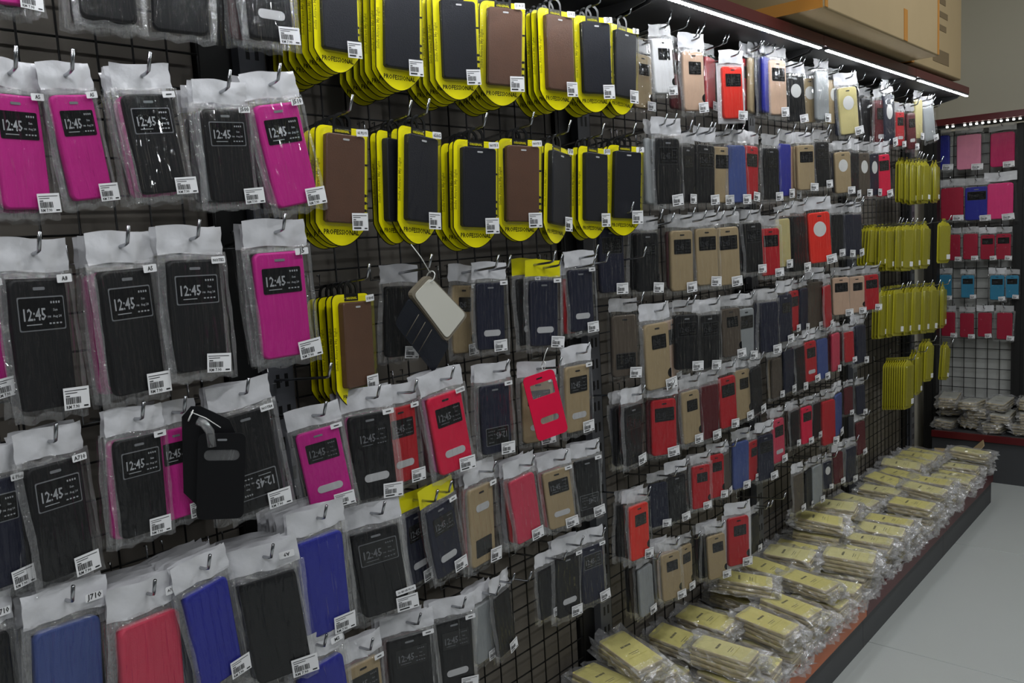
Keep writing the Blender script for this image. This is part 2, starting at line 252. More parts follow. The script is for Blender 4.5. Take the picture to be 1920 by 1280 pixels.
BACK_PACKS = [
    (1, 1.246, 1.731, 0.07, 1.126, 0.0, -1.57, 'p', 'B'),
    (1, 1.105, 1.722, 0.07, 1.133, 0.0, -1.57, 'p', 'O2'),
    (1, 0.957, 1.713, 0.07, 1.089, 0.0, -1.57, 'p', 'C3'),
    (2, 1.18, 1.465, 0.07, 1.072, 0.0, -1.57, 'p', 'M3'),
    (2, 1.068, 1.461, 0.07, 1.093, 0.0, -1.57, 'w', 'B'),
    (2, 0.964, 1.473, 0.07, 1.16, 0.0, -1.57, 'p', 'P2'),
    (3, 1.174, 1.222, 0.07, 0.869, 0.0, -1.57, 'p', 'M3'),
    (3, 1.094, 1.223, 0.07, 0.858, 0.0, -1.57, 'p', 'M3'),
    (3, 1.017, 1.213, 0.07, 0.812, 0.0, -1.57, 'w', 'M3'),
    (3, 0.947, 1.216, 0.07, 0.839, 0.0, -1.57, 'w', 'M3'),
    (4, 1.212, 1.017, 0.07, 0.829, 0.0, -1.57, 'p', 'T2'),
    (4, 1.105, 1.011, 0.07, 0.761, 0.0, -1.57, 'w', 'T2'),
    (4, 0.972, 1.011, 0.07, 0.816, 0.0, -1.57, 'w', 'T2'),
    (4, 0.907, 1.007, 0.07, 0.738, 0.0, -1.57, 'w', 'T2'),
    (5, 1.194, 0.824, 0.07, 0.836, 0.0, -1.57, 'p', 'M3'),
    (5, 1.107, 0.819, 0.07, 0.825, 0.0, -1.57, 'p', 'M3'),
    (5, 1.025, 0.823, 0.07, 0.814, 0.0, -1.57, 'p', 'M3'),
    (5, 0.937, 0.827, 0.07, 0.892, 0.0, -1.57, 'p', 'M3'),
]
TRAY_STACKS = [
    (2, 3.708, 1.539, 0.09, 1.199, 0.079, -0.17, 2, 0.006),
    (2, 3.764, 1.534, 0.115, 1.251, 0.073, -0.1, 2, 0.006),
    (2, 3.87, 1.533, 0.135, 1.219, 0.115, -0.24, 3, 0.006),
    (2, 3.999, 1.531, 0.14, 1.202, 0.074, -0.1, 2, 0.006),
    (3, 3.462, 1.276, 0.06, 1.058, 0.209, -0.45, 4, 0.006),
    (3, 3.546, 1.273, 0.09, 1.231, 0.078, -0.14, 3, 0.006),
    (3, 3.676, 1.274, 0.12, 1.306, 0.143, -0.33, 3, 0.006),
    (3, 3.883, 1.273, 0.13, 1.332, 0.145, -0.24, 3, 0.006),
    (3, 4.089, 1.278, 0.15, 1.3, 0.067, -0.49, 1, 0.006),
    (4, 3.492, 1.022, 0.08, 1.35, 0.168, -0.12, 3, 0.006),
    (4, 3.593, 1.024, 0.11, 1.372, 0.169, -0.24, 3, 0.006),
    (4, 3.775, 1.014, 0.125, 1.41, 0.205, -0.16, 6, 0.006),
    (4, 3.986, 1.003, 0.135, 1.456, 0.21, -0.23, 3, 0.006),
    (4, 4.117, 0.995, 0.14, 1.376, 0.147, -0.07, 2, 0.006),
    (5, 3.616, 0.727, 0.14, 1.42, 0.098, -0.19, 10, 0.0045),
    (5, 3.925, 0.763, 0.135, 1.243, 0.16, -0.26, 3, 0.006),
    (5, 4.184, 0.716, 0.14, 1.162, 0.339, -0.21, 2, 0.006),
    (3, 3.494, 1.275, 0.08, 1.126, 0.161, -0.16, 3, 0.006),
    (3, 3.617, 1.275, 0.105, 1.279, 0.145, -0.12, 3, 0.006),
    (3, 3.774, 1.274, 0.125, 1.317, 0.144, -0.14, 3, 0.006),
    (4, 3.558, 1.023, 0.09, 1.381, 0.167, -0.09, 3, 0.006),
    (4, 3.687, 1.019, 0.115, 1.398, 0.169, -0.05, 3, 0.006),
    (4, 3.886, 1.009, 0.13, 1.442, 0.207, -0.12, 4, 0.006),
    (2, 3.737, 1.539, 0.1, 1.247, 0.075, -0.05, 2, 0.006),
    (2, 3.816, 1.534, 0.125, 1.233, 0.074, -0.07, 2, 0.006),
    (5, 3.824, 0.729, 0.12, 1.3, 0.15, -0.1, 3, 0.006),
]
EMPTY_HOOKS = [(1.781, 1.789), (1.863, 1.79), (1.938, 1.787), (2.044, 1.772), (2.26, 1.787), (2.341, 1.787), (2.524, 1.779), (2.829, 1.783), (2.933, 1.778), (3.064, 1.784), (3.166, 1.777), (3.238, 1.773), (3.319, 1.776), (3.435, 1.779), (3.537, 1.769), (3.714, 1.774), (3.808, 1.773), (3.898, 1.771), (3.992, 1.763), (0.753, 1.123), (1.863, 1.548), (1.961, 1.55), (2.04, 1.548), (2.14, 1.557), (2.746, 1.575), (2.968, 1.359), (3.04, 1.363), (1.181, 0.648), (1.764, 1.329), (1.918, 1.332), (2.013, 1.33), (2.159, 1.328), (2.393, 1.344), (1.489, 1.252), (1.636, 1.255), (2.356, 0.487), (2.267, 0.489)]
BOOK_SHELL = [(0.976, 1.05, 1.261), (1.064, 1.05, 1.182), (1.008, 1.05, 1.141), (0.932, 1.05, 1.232)]
BOOK_FLAP = [(0.933, 1.055, 1.224), (1.018, 1.055, 1.134), (1.008, 1.09, 1.084), (0.927, 1.09, 1.182)]
BOOK_TIE = (0.98, 1.05, 1.263)
OPEN_BLACK = (0.566, 1.035, 1.077, 0.118, 0.122, -0.524)
OPEN_BLACK_TIE = (0.53, 1.045, 1.112)
OPEN_PINK = (1.265, 1.065, 1.044, 0.134, -0.197, -0.489)
OPEN_PINK_TIE = (1.289, 1.07, 1.061)


# ------------------------------------------------------------------ materials
def lin(c):
    return tuple(((v / 255.0) / 12.92 if v / 255.0 <= 0.04045 else ((v / 255.0 + 0.055) / 1.055) ** 2.4) for v in c)

def new_mat(name):
    m = bpy.data.materials.new(name); m.use_nodes = True
    nt = m.node_tree
    for n in list(nt.nodes):
        if n.type != 'OUTPUT_MATERIAL': nt.nodes.remove(n)
    return m, nt, nt.nodes['Material Output'] if 'Material Output' in nt.nodes else nt.nodes.new('ShaderNodeOutputMaterial')

def pbsdf(name, rgb, rough=0.5, metal=0.0, spec=0.5, bump=0.0, bscale=200.0, vary=0.0, vscale=8.0, coat=0.0, emit=None, estr=0.0):
    m, nt, out = new_mat(name)
    b = nt.nodes.new('ShaderNodeBsdfPrincipled')
    c = lin(rgb)
    b.inputs['Base Color'].default_value = (*c, 1)
    b.inputs['Roughness'].default_value = rough
    b.inputs['Metallic'].default_value = metal
    b.inputs['Specular IOR Level'].default_value = spec
    b.inputs['Coat Weight'].default_value = coat
    if emit:
        b.inputs['Emission Color'].default_value = (*emit, 1); b.inputs['Emission Strength'].default_value = estr
    tc = nt.nodes.new('ShaderNodeTexCoord')
    if vary > 0:
        n = nt.nodes.new('ShaderNodeTexNoise'); n.inputs['Scale'].default_value = vscale; n.inputs['Detail'].default_value = 4
        nt.links.new(tc.outputs['Object'], n.inputs['Vector'])
        mx = nt.nodes.new('ShaderNodeMix'); mx.data_type = 'RGBA'
        mx.inputs[6].default_value = (*[v * (1 - vary) for v in c], 1)
        mx.inputs[7].default_value = (*[min(1, v * (1 + vary)) for v in c], 1)
        nt.links.new(n.outputs['Fac'], mx.inputs[0]); nt.links.new(mx.outputs[2], b.inputs['Base Color'])
    if bump > 0:
        n2 = nt.nodes.new('ShaderNodeTexNoise'); n2.inputs['Scale'].default_value = bscale; n2.inputs['Detail'].default_value = 3
        nt.links.new(tc.outputs['Object'], n2.inputs['Vector'])
        bp = nt.nodes.new('ShaderNodeBump'); bp.inputs['Strength'].default_value = bump; bp.inputs['Distance'].default_value = 0.002
        nt.links.new(n2.outputs['Fac'], bp.inputs['Height']); nt.links.new(bp.outputs['Normal'], b.inputs['Normal'])
    nt.links.new(b.outputs['BSDF'], out.inputs['Surface'])
    return m

def film(name, haze=0.05, gloss=0.10, rough=0.14, bump=0.35, sx=60.0, sz=14.0, tint=(1, 1, 1), hazecol=(0.9, 0.9, 0.92)):
    """thin clear plastic film: mostly transparent, glossy, with fine vertical creases"""
    m, nt, out = new_mat(name)
    tr = nt.nodes.new('ShaderNodeBsdfTransparent'); tr.inputs[0].default_value = (*tint, 1)
    gl = nt.nodes.new('ShaderNodeBsdfGlossy'); gl.inputs['Roughness'].default_value = rough
    df = nt.nodes.new('ShaderNodeBsdfDiffuse'); df.inputs[0].default_value = (*hazecol, 1)
    tc = nt.nodes.new('ShaderNodeTexCoord'); mp = nt.nodes.new('ShaderNodeMapping')
    mp.inputs['Scale'].default_value = (sx, sx, sz)
    oi = nt.nodes.new('ShaderNodeObjectInfo')
    ad = nt.nodes.new('ShaderNodeVectorMath'); ad.operation = 'ADD'
    sc = nt.nodes.new('ShaderNodeMath'); sc.operation = 'MULTIPLY'; sc.inputs[1].default_value = 37.0
    nt.links.new(oi.outputs['Random'], sc.inputs[0])
    nt.links.new(tc.outputs['Object'], mp.inputs['Vector'])
    nt.links.new(mp.outputs['Vector'], ad.inputs[0]); nt.links.new(sc.outputs[0], ad.inputs[1])
    n = nt.nodes.new('ShaderNodeTexNoise'); n.inputs['Scale'].default_value = 1.0; n.inputs['Detail'].default_value = 3.0
    n.inputs['Distortion'].default_value = 0.6
    nt.links.new(ad.outputs[0], n.inputs['Vector'])
    bp = nt.nodes.new('ShaderNodeBump'); bp.inputs['Strength'].default_value = bump; bp.inputs['Distance'].default_value = 0.01
    nt.links.new(n.outputs['Fac'], bp.inputs['Height'])
    nt.links.new(bp.outputs['Normal'], gl.inputs['Normal'])
    lw = nt.nodes.new('ShaderNodeLayerWeight'); lw.inputs['Blend'].default_value = 0.25
    nt.links.new(bp.outputs['Normal'], lw.inputs['Normal'])
    ma = nt.nodes.new('ShaderNodeMath'); ma.operation = 'MULTIPLY_ADD'
    ma.inputs[1].default_value = 0.30; ma.inputs[2].default_value = gloss; ma.use_clamp = True
    nt.links.new(lw.outputs['Fresnel'], ma.inputs[0])
    m1 = nt.nodes.new('ShaderNodeMixShader'); m1.inputs[0].default_value = haze
    nt.links.new(tr.outputs[0], m1.inputs[1]); nt.links.new(df.outputs[0], m1.inputs[2])
    m2 = nt.nodes.new('ShaderNodeMixShader')
    nt.links.new(ma.outputs[0], m2.inputs[0]); nt.links.new(m1.outputs[0], m2.inputs[1]); nt.links.new(gl.outputs[0], m2.inputs[2])
    nt.links.new(m2.outputs[0], out.inputs['Surface'])
    return m

COL = {'P': ((200, 30, 140), 'magenta'), 'K': ((14, 14, 17), 'black'), 'N': ((24, 27, 48), 'navy'), 'B': ((38, 44, 150), 'royal blue'),
       'A': ((66, 82, 140), 'slate blue'), 'C': ((205, 62, 88), 'coral pink'), 'C2': ((225, 20, 68), 'hot pink'), 'R': ((182, 28, 38), 'red'),
       'M': ((88, 18, 28), 'maroon'), 'G': ((168, 148, 114), 'gold'), 'L': ((200, 188, 132), 'pale gold'), 'O': ((205, 172, 148), 'rose gold'),
       'W': ((228, 228, 230), 'white'), 'S': ((150, 154, 156), 'silver grey'), 'F': ((228, 48, 34), 'orange red'), 'T': ((84, 74, 64), 'taupe'),
       'O2': ((226, 140, 168), 'pale pink'), 'C3': ((190, 22, 92), 'deep pink'), 'M3': ((165, 18, 54), 'crimson'), 'P2': ((225, 52, 122), 'bright pink'),
       'T2': ((48, 130, 166), 'teal blue')}
CASE_MAT = {k: pbsdf('leatherette_' + v[1].replace(' ', '_'), v[0], rough=0.5, spec=0.25, bump=0.1, bscale=900, vary=0.12, vscale=25) for k, v in COL.items()}
LEATHER = {'B': pbsdf('brown_leather', (94, 62, 44), 0.45, bump=0.3, bscale=700, vary=0.22, vscale=30),
           'K': pbsdf('black_leather', (19, 21, 31), 0.5, spec=0.3, bump=0.3, bscale=700, vary=0.2, vscale=30)}
MAT = {
    'glass': pbsdf('view_window_black', (8, 8, 10), 0.12, spec=0.4),
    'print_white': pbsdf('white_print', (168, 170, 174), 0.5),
    'print_shaded': pbsdf('shaded_print', (104, 106, 110), 0.5),  # same clock print, the second bay's dimmer light put into its colour
    'print_deep_shaded': pbsdf('deep_shaded_print', (42, 43, 47), 0.5),  # same print again, dimness of the far bays painted into the colour
    'frame_grey': pbsdf('grey_frame_line', (128, 130, 134), 0.4),
    'slot': pbsdf('frosted_slot', (196, 196, 198), 0.35, vary=0.06, vscale=40),
    'disc': pbsdf('white_disc', (222, 222, 220), 0.4),
    'header': pbsdf('white_header_film', (206, 206, 210), 0.2, bump=0.6, bscale=50, coat=0.4),
    'header_film': film('translucent_header', haze=0.42, gloss=0.08, rough=0.12, bump=0.8, sx=70, sz=70, hazecol=(0.78, 0.78, 0.8)),
    'header_y': pbsdf('yellow_header_card', (222, 214, 20), 0.35),
    'label': pbsdf('label_paper', (228, 228, 230), 0.5),
    'ink': pbsdf('black_ink', (22, 22, 24), 0.6),
    'yellow': pbsdf('yellow_card', (250, 238, 6), 0.34, vary=0.05, vscale=12),
    'olive': pbsdf('olive_print', (170, 160, 10), 0.5),
    'black': pbsdf('black_plastic', (14, 14, 15), 0.35),
    'bag': film('clear_bag_film', haze=0.010, gloss=0.028, rough=0.05, bump=1.0, sx=110, sz=8),
    'bag_edge': film('clear_bag_seam', haze=0.11, gloss=0.08, rough=0.08, bump=1.0, sx=90, sz=60),
    
    'blister': film('clear_blister', haze=0.006, gloss=0.02, rough=0.05, bump=0.12, sx=14, sz=8),
    'wrap_top': film('clear_wrap', haze=0.06, gloss=0.09, rough=0.06, bump=0.6, sx=40, sz=40),
    'wrap': film('crinkled_wrap', haze=0.15, gloss=0.14, rough=0.12, bump=0.8, sx=60, sz=60),
    'flange': pbsdf('yellow_flange', (186, 178, 40), 0.35),
    'tray': film('yellow_tray', haze=0.45, gloss=0.06, rough=0.2, bump=0.15, hazecol=lin((176, 170, 60)), tint=(0.9, 0.88, 0.4)),
    'chrome': pbsdf('chrome_hook', (176, 178, 182), 0.22, metal=1.0),
    'wire': pbsdf('dark_wire', (34, 34, 34), 0.5, metal=0.3),
    'board': pbsdf('grey_brown_board', (112, 106, 98), 0.75, vary=0.07, vscale=5),
    'board_light': pbsdf('pale_board', (172, 173, 170), 0.75, vary=0.05, vscale=5),
    'post': pbsdf('grey_post', (104, 106, 112), 0.4, metal=0.3),
    'dark': pbsdf('black_steel', (14, 14, 15), 0.5),
    'canopy': pbsdf('canopy_black', (30, 31, 33), 0.55),
    'red': pbsdf('red_edge', (86, 20, 24), 0.4),
    'orange': pbsdf('orange_edge', (192, 92, 28), 0.3, vary=0.12, vscale=9),
    'kick': pbsdf('dark_grey_kick', (62, 63, 66), 0.5, vary=0.06, vscale=4),
    'tile': pbsdf('pale_grey_tile', (182, 186, 184), 0.28, vary=0.04, vscale=3),
    'grout': pbsdf('grout', (92, 92, 90), 0.8),
    'wall': pbsdf('off_white_wall', (206, 200, 182), 0.8, vary=0.03, vscale=2),
    'carton': pbsdf('cardboard', (178, 156, 118), 0.75, vary=0.07, vscale=7),
    'carton_dark': pbsdf('cardboard_marks', (122, 104, 76), 0.8),
    'tape': pbsdf('orange_tape', (196, 132, 48), 0.25, spec=0.6),
    'bundle_card': pbsdf('yellow_bundle_card', (222, 211, 122), 0.45, vary=0.08, vscale=20),
    'bundle_pale': pbsdf('pale_bundle_card', (222, 214, 146), 0.5, vary=0.08, vscale=20),
    'bundle_side': pbsdf('cream_inner', (222, 204, 160), 0.6, vary=0.1, vscale=40),
    'bundle_grey': pbsdf('grey_bundle_card', (190, 190, 180), 0.5, vary=0.12, vscale=20),
    'beige': pbsdf('beige_lining', (196, 194, 184), 0.6, vary=0.05, vscale=15),
    'taupe': pbsdf('shell_rim', (120, 112, 98), 0.4),
    'navyfab': pbsdf('navy_flap', (26, 32, 44), 0.6, bump=0.3, bscale=600),
    'tie': pbsdf('white_cable_tie', (225, 225, 222), 0.35),
    'clear': film('clear_shell', haze=0.12, gloss=0.12, rough=0.08, bump=0.1),
}
def emission(name, rgb, s):
    m, nt, out = new_mat(name)
    e = nt.nodes.new('ShaderNodeEmission'); e.inputs[0].default_value = (*rgb, 1); e.inputs[1].default_value = s
    nt.links.new(e.outputs[0], out.inputs['Surface'])
    return m
MAT['led'] = emission('led_glow', (0.93, 0.97, 1.0), LED_POWER)
MAT['led_far'] = emission('led_glow_dim', (0.98, 0.97, 0.86), 14.0)

# ------------------------------------------------------------------ mesh tools
class MB:
    def __init__(self): self.v = []; self.f = []; self.m = []; self.s = []
    def add(self, verts, faces, mat=0, smooth=False):
        o = len(self.v); self.v += [tuple(p) for p in verts]
        for f in faces: self.f.append(tuple(i + o for i in f)); self.m.append(mat); self.s.append(smooth)
        return self
    def box(self, x0, x1, y0, y1, z0, z1, mat=0):
        v = [(x, y, z) for z in (z0, z1) for y in (y0, y1) for x in (x0, x1)]
        return self.add(v, [(0, 2, 3, 1), (4, 5, 7, 6), (0, 1, 5, 4), (2, 6, 7, 3), (1, 3, 7, 5), (0, 4, 6, 2)], mat)
    def rectxz(self, cx, cz, w, h, y, mat=0, ang=0.0):
        c, s = math.cos(ang), math.sin(ang)
        pts = [(cx + a * c - b * s, y, cz + a * s + b * c) for a, b in ((-w / 2, -h / 2), (w / 2, -h / 2), (w / 2, h / 2), (-w / 2, h / 2))]
        return self.add(pts, [(0, 1, 2, 3)], mat)
    def prism(self, pts, yb, yf, mat=0, bev=0.0, back=True, facemat=None, inset=None):
        """outline pts (x,z) counter-clockwise seen from -y; yf is the front (smaller y)"""
        n = len(pts)
        rings = [[(p[0], yb, p[1]) for p in pts]]
        if bev > 0:
            inn = inset or inset_pts(pts, bev)
            mid = inset_pts(pts, bev * 0.3)
            rings.append([(p[0], yf + bev, p[1]) for p in pts])
            rings.append([(p[0], yf + bev * 0.3, p[1]) for p in mid])
            rings.append([(p[0], yf, p[1]) for p in inn])
        else:
            rings.append([(p[0], yf, p[1]) for p in pts])
        v = [p for r in rings for p in r]
        f = []
        for k in range(len(rings) - 1):
            for i in range(n):
                j = (i + 1) % n
                f.append((k * n + i, k * n + j, (k + 1) * n + j, (k + 1) * n + i))
        self.add(v, f, mat, bev > 0)
        o = len(self.v) - len(v)
        self.f.append(tuple(o + (len(rings) - 1) * n + i for i in range(n))); self.m.append(mat if facemat is None else facemat); self.s.append(False)
        if back:
            self.f.append(tuple(o + i for i in reversed(range(n)))); self.m.append(mat); self.s.append(False)
        return self
    def tube(self, path, r, mat=0, seg=6):
        path = [Vector(p) for p in path]; rings = []
        for i, p in enumerate(path):
            t = (path[min(i + 1, len(path) - 1)] - path[max(i - 1, 0)]).normalized()
            a = t.cross(Vector((0.3, 0.2, 0.93)))
            if a.length < 0.1: a = t.cross(Vector((1, 0, 0)))
            a.normalize(); b = t.cross(a)
            rings.append([p + (a * math.cos(2 * math.pi * k / seg) + b * math.sin(2 * math.pi * k / seg)) * r for k in range(seg)])
        v = [q for r_ in rings for q in r_]; f = []
        for i in range(len(path) - 1):
            for k in range(seg):
                j = (k + 1) % seg
                f.append((i * seg + k, i * seg + j, (i + 1) * seg + j, (i + 1) * seg + k))
        f.append(tuple(range(seg))[::-1]); f.append(tuple((len(path) - 1) * seg + k for k in range(seg)))
        return self.add(v, f, mat, True)
    def text(self, key, cx, cz, w, y, mat=0, rot=0.0, h=None):
        tv, tf, tw, th = TEXT(key)
        s = w / tw; sz = s if h is None else h / th
        c, sn = math.cos(rot), math.sin(rot)
        pts = []
        for (a, b) in tv:
            a = a * s; b = b * sz
            pts.append((cx + a * c - b * sn, y, cz + a * sn + b * c))
        return self.add(pts, tf, mat)
    def mesh(self, name, mats):
        me = bpy.data.meshes.new(name)
        me.from_pydata(self.v, [], self.f)
        for m in mats: me.materials.append(m)
        me.polygons.foreach_set('material_index', self.m)
        me.polygons.foreach_set('use_smooth', self.s)
        me.update()
        return me

def inset_pts(pts, d):
    n = len(pts); out = []
    for i in range(n):
        p0, p1, p2 = Vector(pts[i - 1]), Vector(pts[i]), Vector(pts[(i + 1) % n])
        e1 = (p1 - p0); e2 = (p2 - p1)
        if e1.length < 1e-9 or e2.length < 1e-9: out.append(tuple(p1)); continue
        e1.normalize(); e2.normalize()
        n1 = Vector((-e1.y, e1.x)); n2 = Vector((-e2.y, e2.x))
        b = n1 + n2
        if b.length < 1e-6: b = n1
        b.normalize()
        out.append(tuple(p1 + b * (d / max(0.5, b.dot(n1)))))
    return out

def rrect(w, h, r, cx=0.0, cz=0.0, seg=4):
    pts = []
    for (sx, sz, a0) in ((1, -1, -90), (1, 1, 0), (-1, 1, 90), (-1, -1, 180)):
        for k in range(seg + 1):
            a = math.radians(a0 + 90 * k / seg)
            pts.append((cx + sx * (w / 2 - r) + r * math.cos(a), cz + sz * (h / 2 - r) + r * math.sin(a)))
    return pts

_text = {}
def TEXT(s):
    if s not in _text:
        cu = bpy.data.curves.new('lettering', 'FONT'); cu.body = s; cu.align_x = 'CENTER'; cu.align_y = 'CENTER'; cu.resolution_u = 1; cu.offset = 0.018
        o = bpy.data.objects.new('lettering', cu); col.objects.link(o)
        dg = bpy.context.evaluated_depsgraph_get(); dg.update()
        me = o.evaluated_get(dg).to_mesh()
        v = [(p.co.x, p.co.y) for p in me.vertices]; f = [tuple(p.vertices) for p in me.polygons]
        o.evaluated_get(dg).to_mesh_clear()
        bpy.data.objects.remove(o); bpy.data.curves.remove(cu)
        xs = [p[0] for p in v]; ys = [p[1] for p in v]
        mx, my = (max(xs) + min(xs)) / 2, (max(ys) + min(ys)) / 2
        _text[s] = ([(a - mx, b - my) for a, b in v], f, max(xs) - min(xs), max(ys) - min(ys))
    return _text[s]

def plate(outer, holes, yb, yf):
    """flat plate (x,z outline) with holes, between yb and yf"""
    bm = bmesh.new(); edges = []
    for loop in [outer] + holes:
        vs = [bm.verts.new((p[0], yf, p[1])) for p in loop]
        edges += [bm.edges.new((vs[i], vs[(i + 1) % len(vs)])) for i in range(len(vs))]
    bmesh.ops.triangle_fill(bm, use_beauty=True, edges=edges)
    g = bmesh.ops.extrude_face_region(bm, geom=list(bm.faces))
    for e in g['geom']:
        if isinstance(e, bmesh.types.BMVert): e.co.y = yb
    bmesh.ops.recalc_face_normals(bm, faces=list(bm.faces))
    me = bpy.data.meshes.new('plate'); bm.to_mesh(me); bm.free()
    return me

def ob(name, me, parent=None, loc=(0, 0, 0), rot=(0, 0, 0), sc=None):
    o = bpy.data.objects.new(name, me)
    o.location = loc; o.rotation_euler = rot
    if sc is not None: o.scale = (sc, sc, sc) if not isinstance(sc, tuple) else sc
    if parent: o.parent = parent
    col.objects.link(o)
    return o
def tag(o, label=None, cat=None, group=None, kind=None):
    if label: o['label'] = label
    if cat: o['category'] = cat
    if group: o['group'] = group
    if kind: o['kind'] = kind
    return o
def thing(name, label, cat, loc=(0, 0, 0), rot=(0, 0, 0), sc=None, group=None):
    o = ob(name, None, None, loc, rot, sc); o.empty_display_size = 0.02
    return tag(o, label, cat, group)
def simple(name, mb, mats, parent=None, **k):
    return ob(name, mb.mesh(name, mats if isinstance(mats, list) else [mats]), parent, **k)
ORD = ['first', 'second', 'third', 'fourth', 'fifth', 'sixth', 'seventh', 'eighth', 'ninth', 'tenth', 'eleventh', 'twelfth', 'thirteenth', 'fourteenth', 'fifteenth', 'sixteenth', 'seventeenth', 'eighteenth', 'nineteenth', 'twentieth']
ROWN = ['', 'top', 'second', 'third', 'fourth', 'fifth', 'sixth', 'seventh', 'eighth']
BAYN = {1: 'magenta-case bay', 2: 'yellow-card bay', 3: 'gold-case bay', 4: 'mixed-case bay', 5: 'yellow-tray bay'}

# ------------------------------------------------------------------ room shell
fl = tag(simple('floor', MB().box(-2.2, 5.1, -3.0, 1.35, -0.06, -0.006), MAT['grout']), kind='structure')
TS = 1.0
tile_me = MB().prism([(-TS / 2 + 0.0015, -TS / 2 + 0.0015), (TS / 2 - 0.0015, -TS / 2 + 0.0015), (TS / 2 - 0.0015, TS / 2 - 0.0015), (-TS / 2 + 0.0015, TS / 2 - 0.0015)], 0.006, 0.0, bev=0.001).mesh('tile', [MAT['tile']])
SEAM_X = 2.365 * CAM_H / 1.216
for i in range(-4, 3):
    for j in range(-3, 2):
        # outline lies in x,z with its face to -y: turn it face up
        ob('tile', tile_me, fl, (SEAM_X + (i + 0.5) * TS, 0.62 + (j - 0.5) * TS - 0.35, 0.0), (-math.pi / 2, 0, 0))
wl = tag(simple('wall_left', MB().box(-2.2, 5.1, 1.32, 1.4, 0, 3.2), MAT['wall']), kind='structure')
wb = tag(simple('wall_back', MB().box(5.02, 5.1, -3.0, 1.32, 0, 3.2), MAT['wall']), kind='structure')
ce = tag(simple('ceiling', MB().box(-2.2, 5.1, -3.0, 1.4, 3.2, 3.28), MAT['wall']), kind='structure')

# ------------------------------------------------------------------ shelving along the left wall
slot_me = MB().box(-0.0032, 0.0032, -0.0006, 0.0, -0.011, 0.011).mesh('slot', [MAT['dark']])
wire_v = MB().tube([(0, 0, 0.2), (0, 0, 1.795)], 0.0017).mesh('wire', [MAT['wire']])
def post(x, y, rz, label, z0=0.16, z1=1.80, nslot=31):
    p = thing('slotted_post', label, 'post', (x, y, 0), (0, 0, rz), group='slotted posts')
    simple('front_channel', MB().box(-0.026, 0.02, -0.008, 0.02, z0, z1), MAT['post'], p)
    simple('gap_shade', MB().box(-0.085, -0.026, 0.012, 0.03, z0, z1), MAT['dark'], p)  # black strip painting the shaded gap where the board stops short
    for k in range(nslot):
        z = z0 + 0.06 + k * 0.052
        for dx in (-0.010, 0.006):
            ob('slot', slot_me, p, (dx, -0.008, z))
    return p
POSTL = ['slotted grey post between magenta cases and yellow cards', 'slotted grey post where the yellow cards end',
         'slotted grey post between gold-case bay and mixed-case bay', 'slotted grey post beside the yellow trays', 'slotted grey end post nearest the back wall']
for x, lb in zip(POSTS, POSTL): post(x, WALL_Y, 0, lb)

edges = [-0.1] + POSTS
BAYX = {}
for b in range(1, 6):
    x0, x1 = edges[b - 1] + 0.03, edges[b] - 0.088
    if b == 5: x1 = POSTS[4] - 0.03
    BAYX[b] = (x0, x1)
    bp = simple('back_board', MB().box(edges[b - 1] + 0.022, edges[b] - 0.088, WALL_Y + 0.022, WALL_Y + 0.034, 0.155, 1.80), MAT['board'])
    tag(bp, 'grey brown back board behind the wire grid, ' + BAYN[b], 'panel', 'back boards')
    g = thing('wire_grid', 'dark square wire grid panel holding hooks, ' + BAYN[b], 'grid', (0, WALL_Y, 0), group='wire grid panels')
    wire_h = MB().tube([(x0, 0, 0), (x1, 0, 0)], 0.0017).mesh('wire', [MAT['wire']])
    n = int(round((x1 - x0) / 0.05))
    for i in range(n + 1): ob('wire', wire_v, g, (x0 + (x1 - x0) * i / n, 0, 0))
    zoff = 1.352 if b == 1 else 1.225
    k = -22
    while zoff + k * 0.0522 < 1.795:
        z = zoff + k * 0.0522
        if z > 0.2: ob('wire', wire_h, g, (0, 0.0034, z))
        k += 1

LEDSEG = [(-0.10, 0.74), (0.775, 1.622), (1.66, 2.512), (2.549, 3.401), (3.44, 3.905), (3.915, 4.138)]
for b in range(1, 6):
    x0, x1 = edges[b - 1] + 0.001, edges[b] - 0.001
    c = thing('canopy_shelf', 'black canopy shelf with dark red front edge above the ' + BAYN[b], 'shelf', (0, 0, CAN_Z), group='canopy shelves')
    simple('shelf_panel', MB().box(x0, x1, CAN_Y + 0.012, WALL_Y + 0.03, 0.004, 0.03), MAT['canopy'], c)
    simple('front_edge', MB().box(x0, x1, CAN_Y - 0.004, CAN_Y + 0.012, 0.006, 0.034), MAT['red'], c)
    for xx in (x0 + 0.01, x1 - 0.01):
        simple('bracket', MB().add([(xx - .002, CAN_Y + .03, .004), (xx + .002, CAN_Y + .03, .004), (xx + .002, WALL_Y, .004), (xx - .002, WALL_Y, .004), (xx - .002, CAN_Y + .04, -.006), (xx + .002, CAN_Y + .04, -.006), (xx + .002, WALL_Y, -.045), (xx - .002, WALL_Y, -.045)],
               [(0, 1, 2, 3), (4, 7, 6, 5), (0, 4, 5, 1), (1, 5, 6, 2), (2, 6, 7, 3), (3, 7, 4, 0)]), MAT['dark'], c)
for i, (x0, x1) in enumerate(LEDSEG):
    o = thing('led_strip', ['white light strip under the canopy above the magenta cases', 'white light strip under the canopy above the yellow cards', 'white light strip under the canopy above the gold cases', 'white light strip under the canopy below the large carton', 'white light strip under the canopy above the yellow trays', 'short white light strip at the canopy end'][i], 'light', (0, CAN_Y + 0.004, CAN_Z), group='light strips under the canopy')
    simple('housing', MB().box(x0, x1, -0.006, 0.008, -0.001, 0.006), MAT['post'], o)
    d = MB(); x = x0 + 0.004
    while x < x1 - 0.01:
        d.box(x, x + 0.0080, -0.0045, 0.0045, -0.0035, -0.001); x += 0.0148
    tag(simple('diodes', d, MAT['led'], o), kind='stuff')

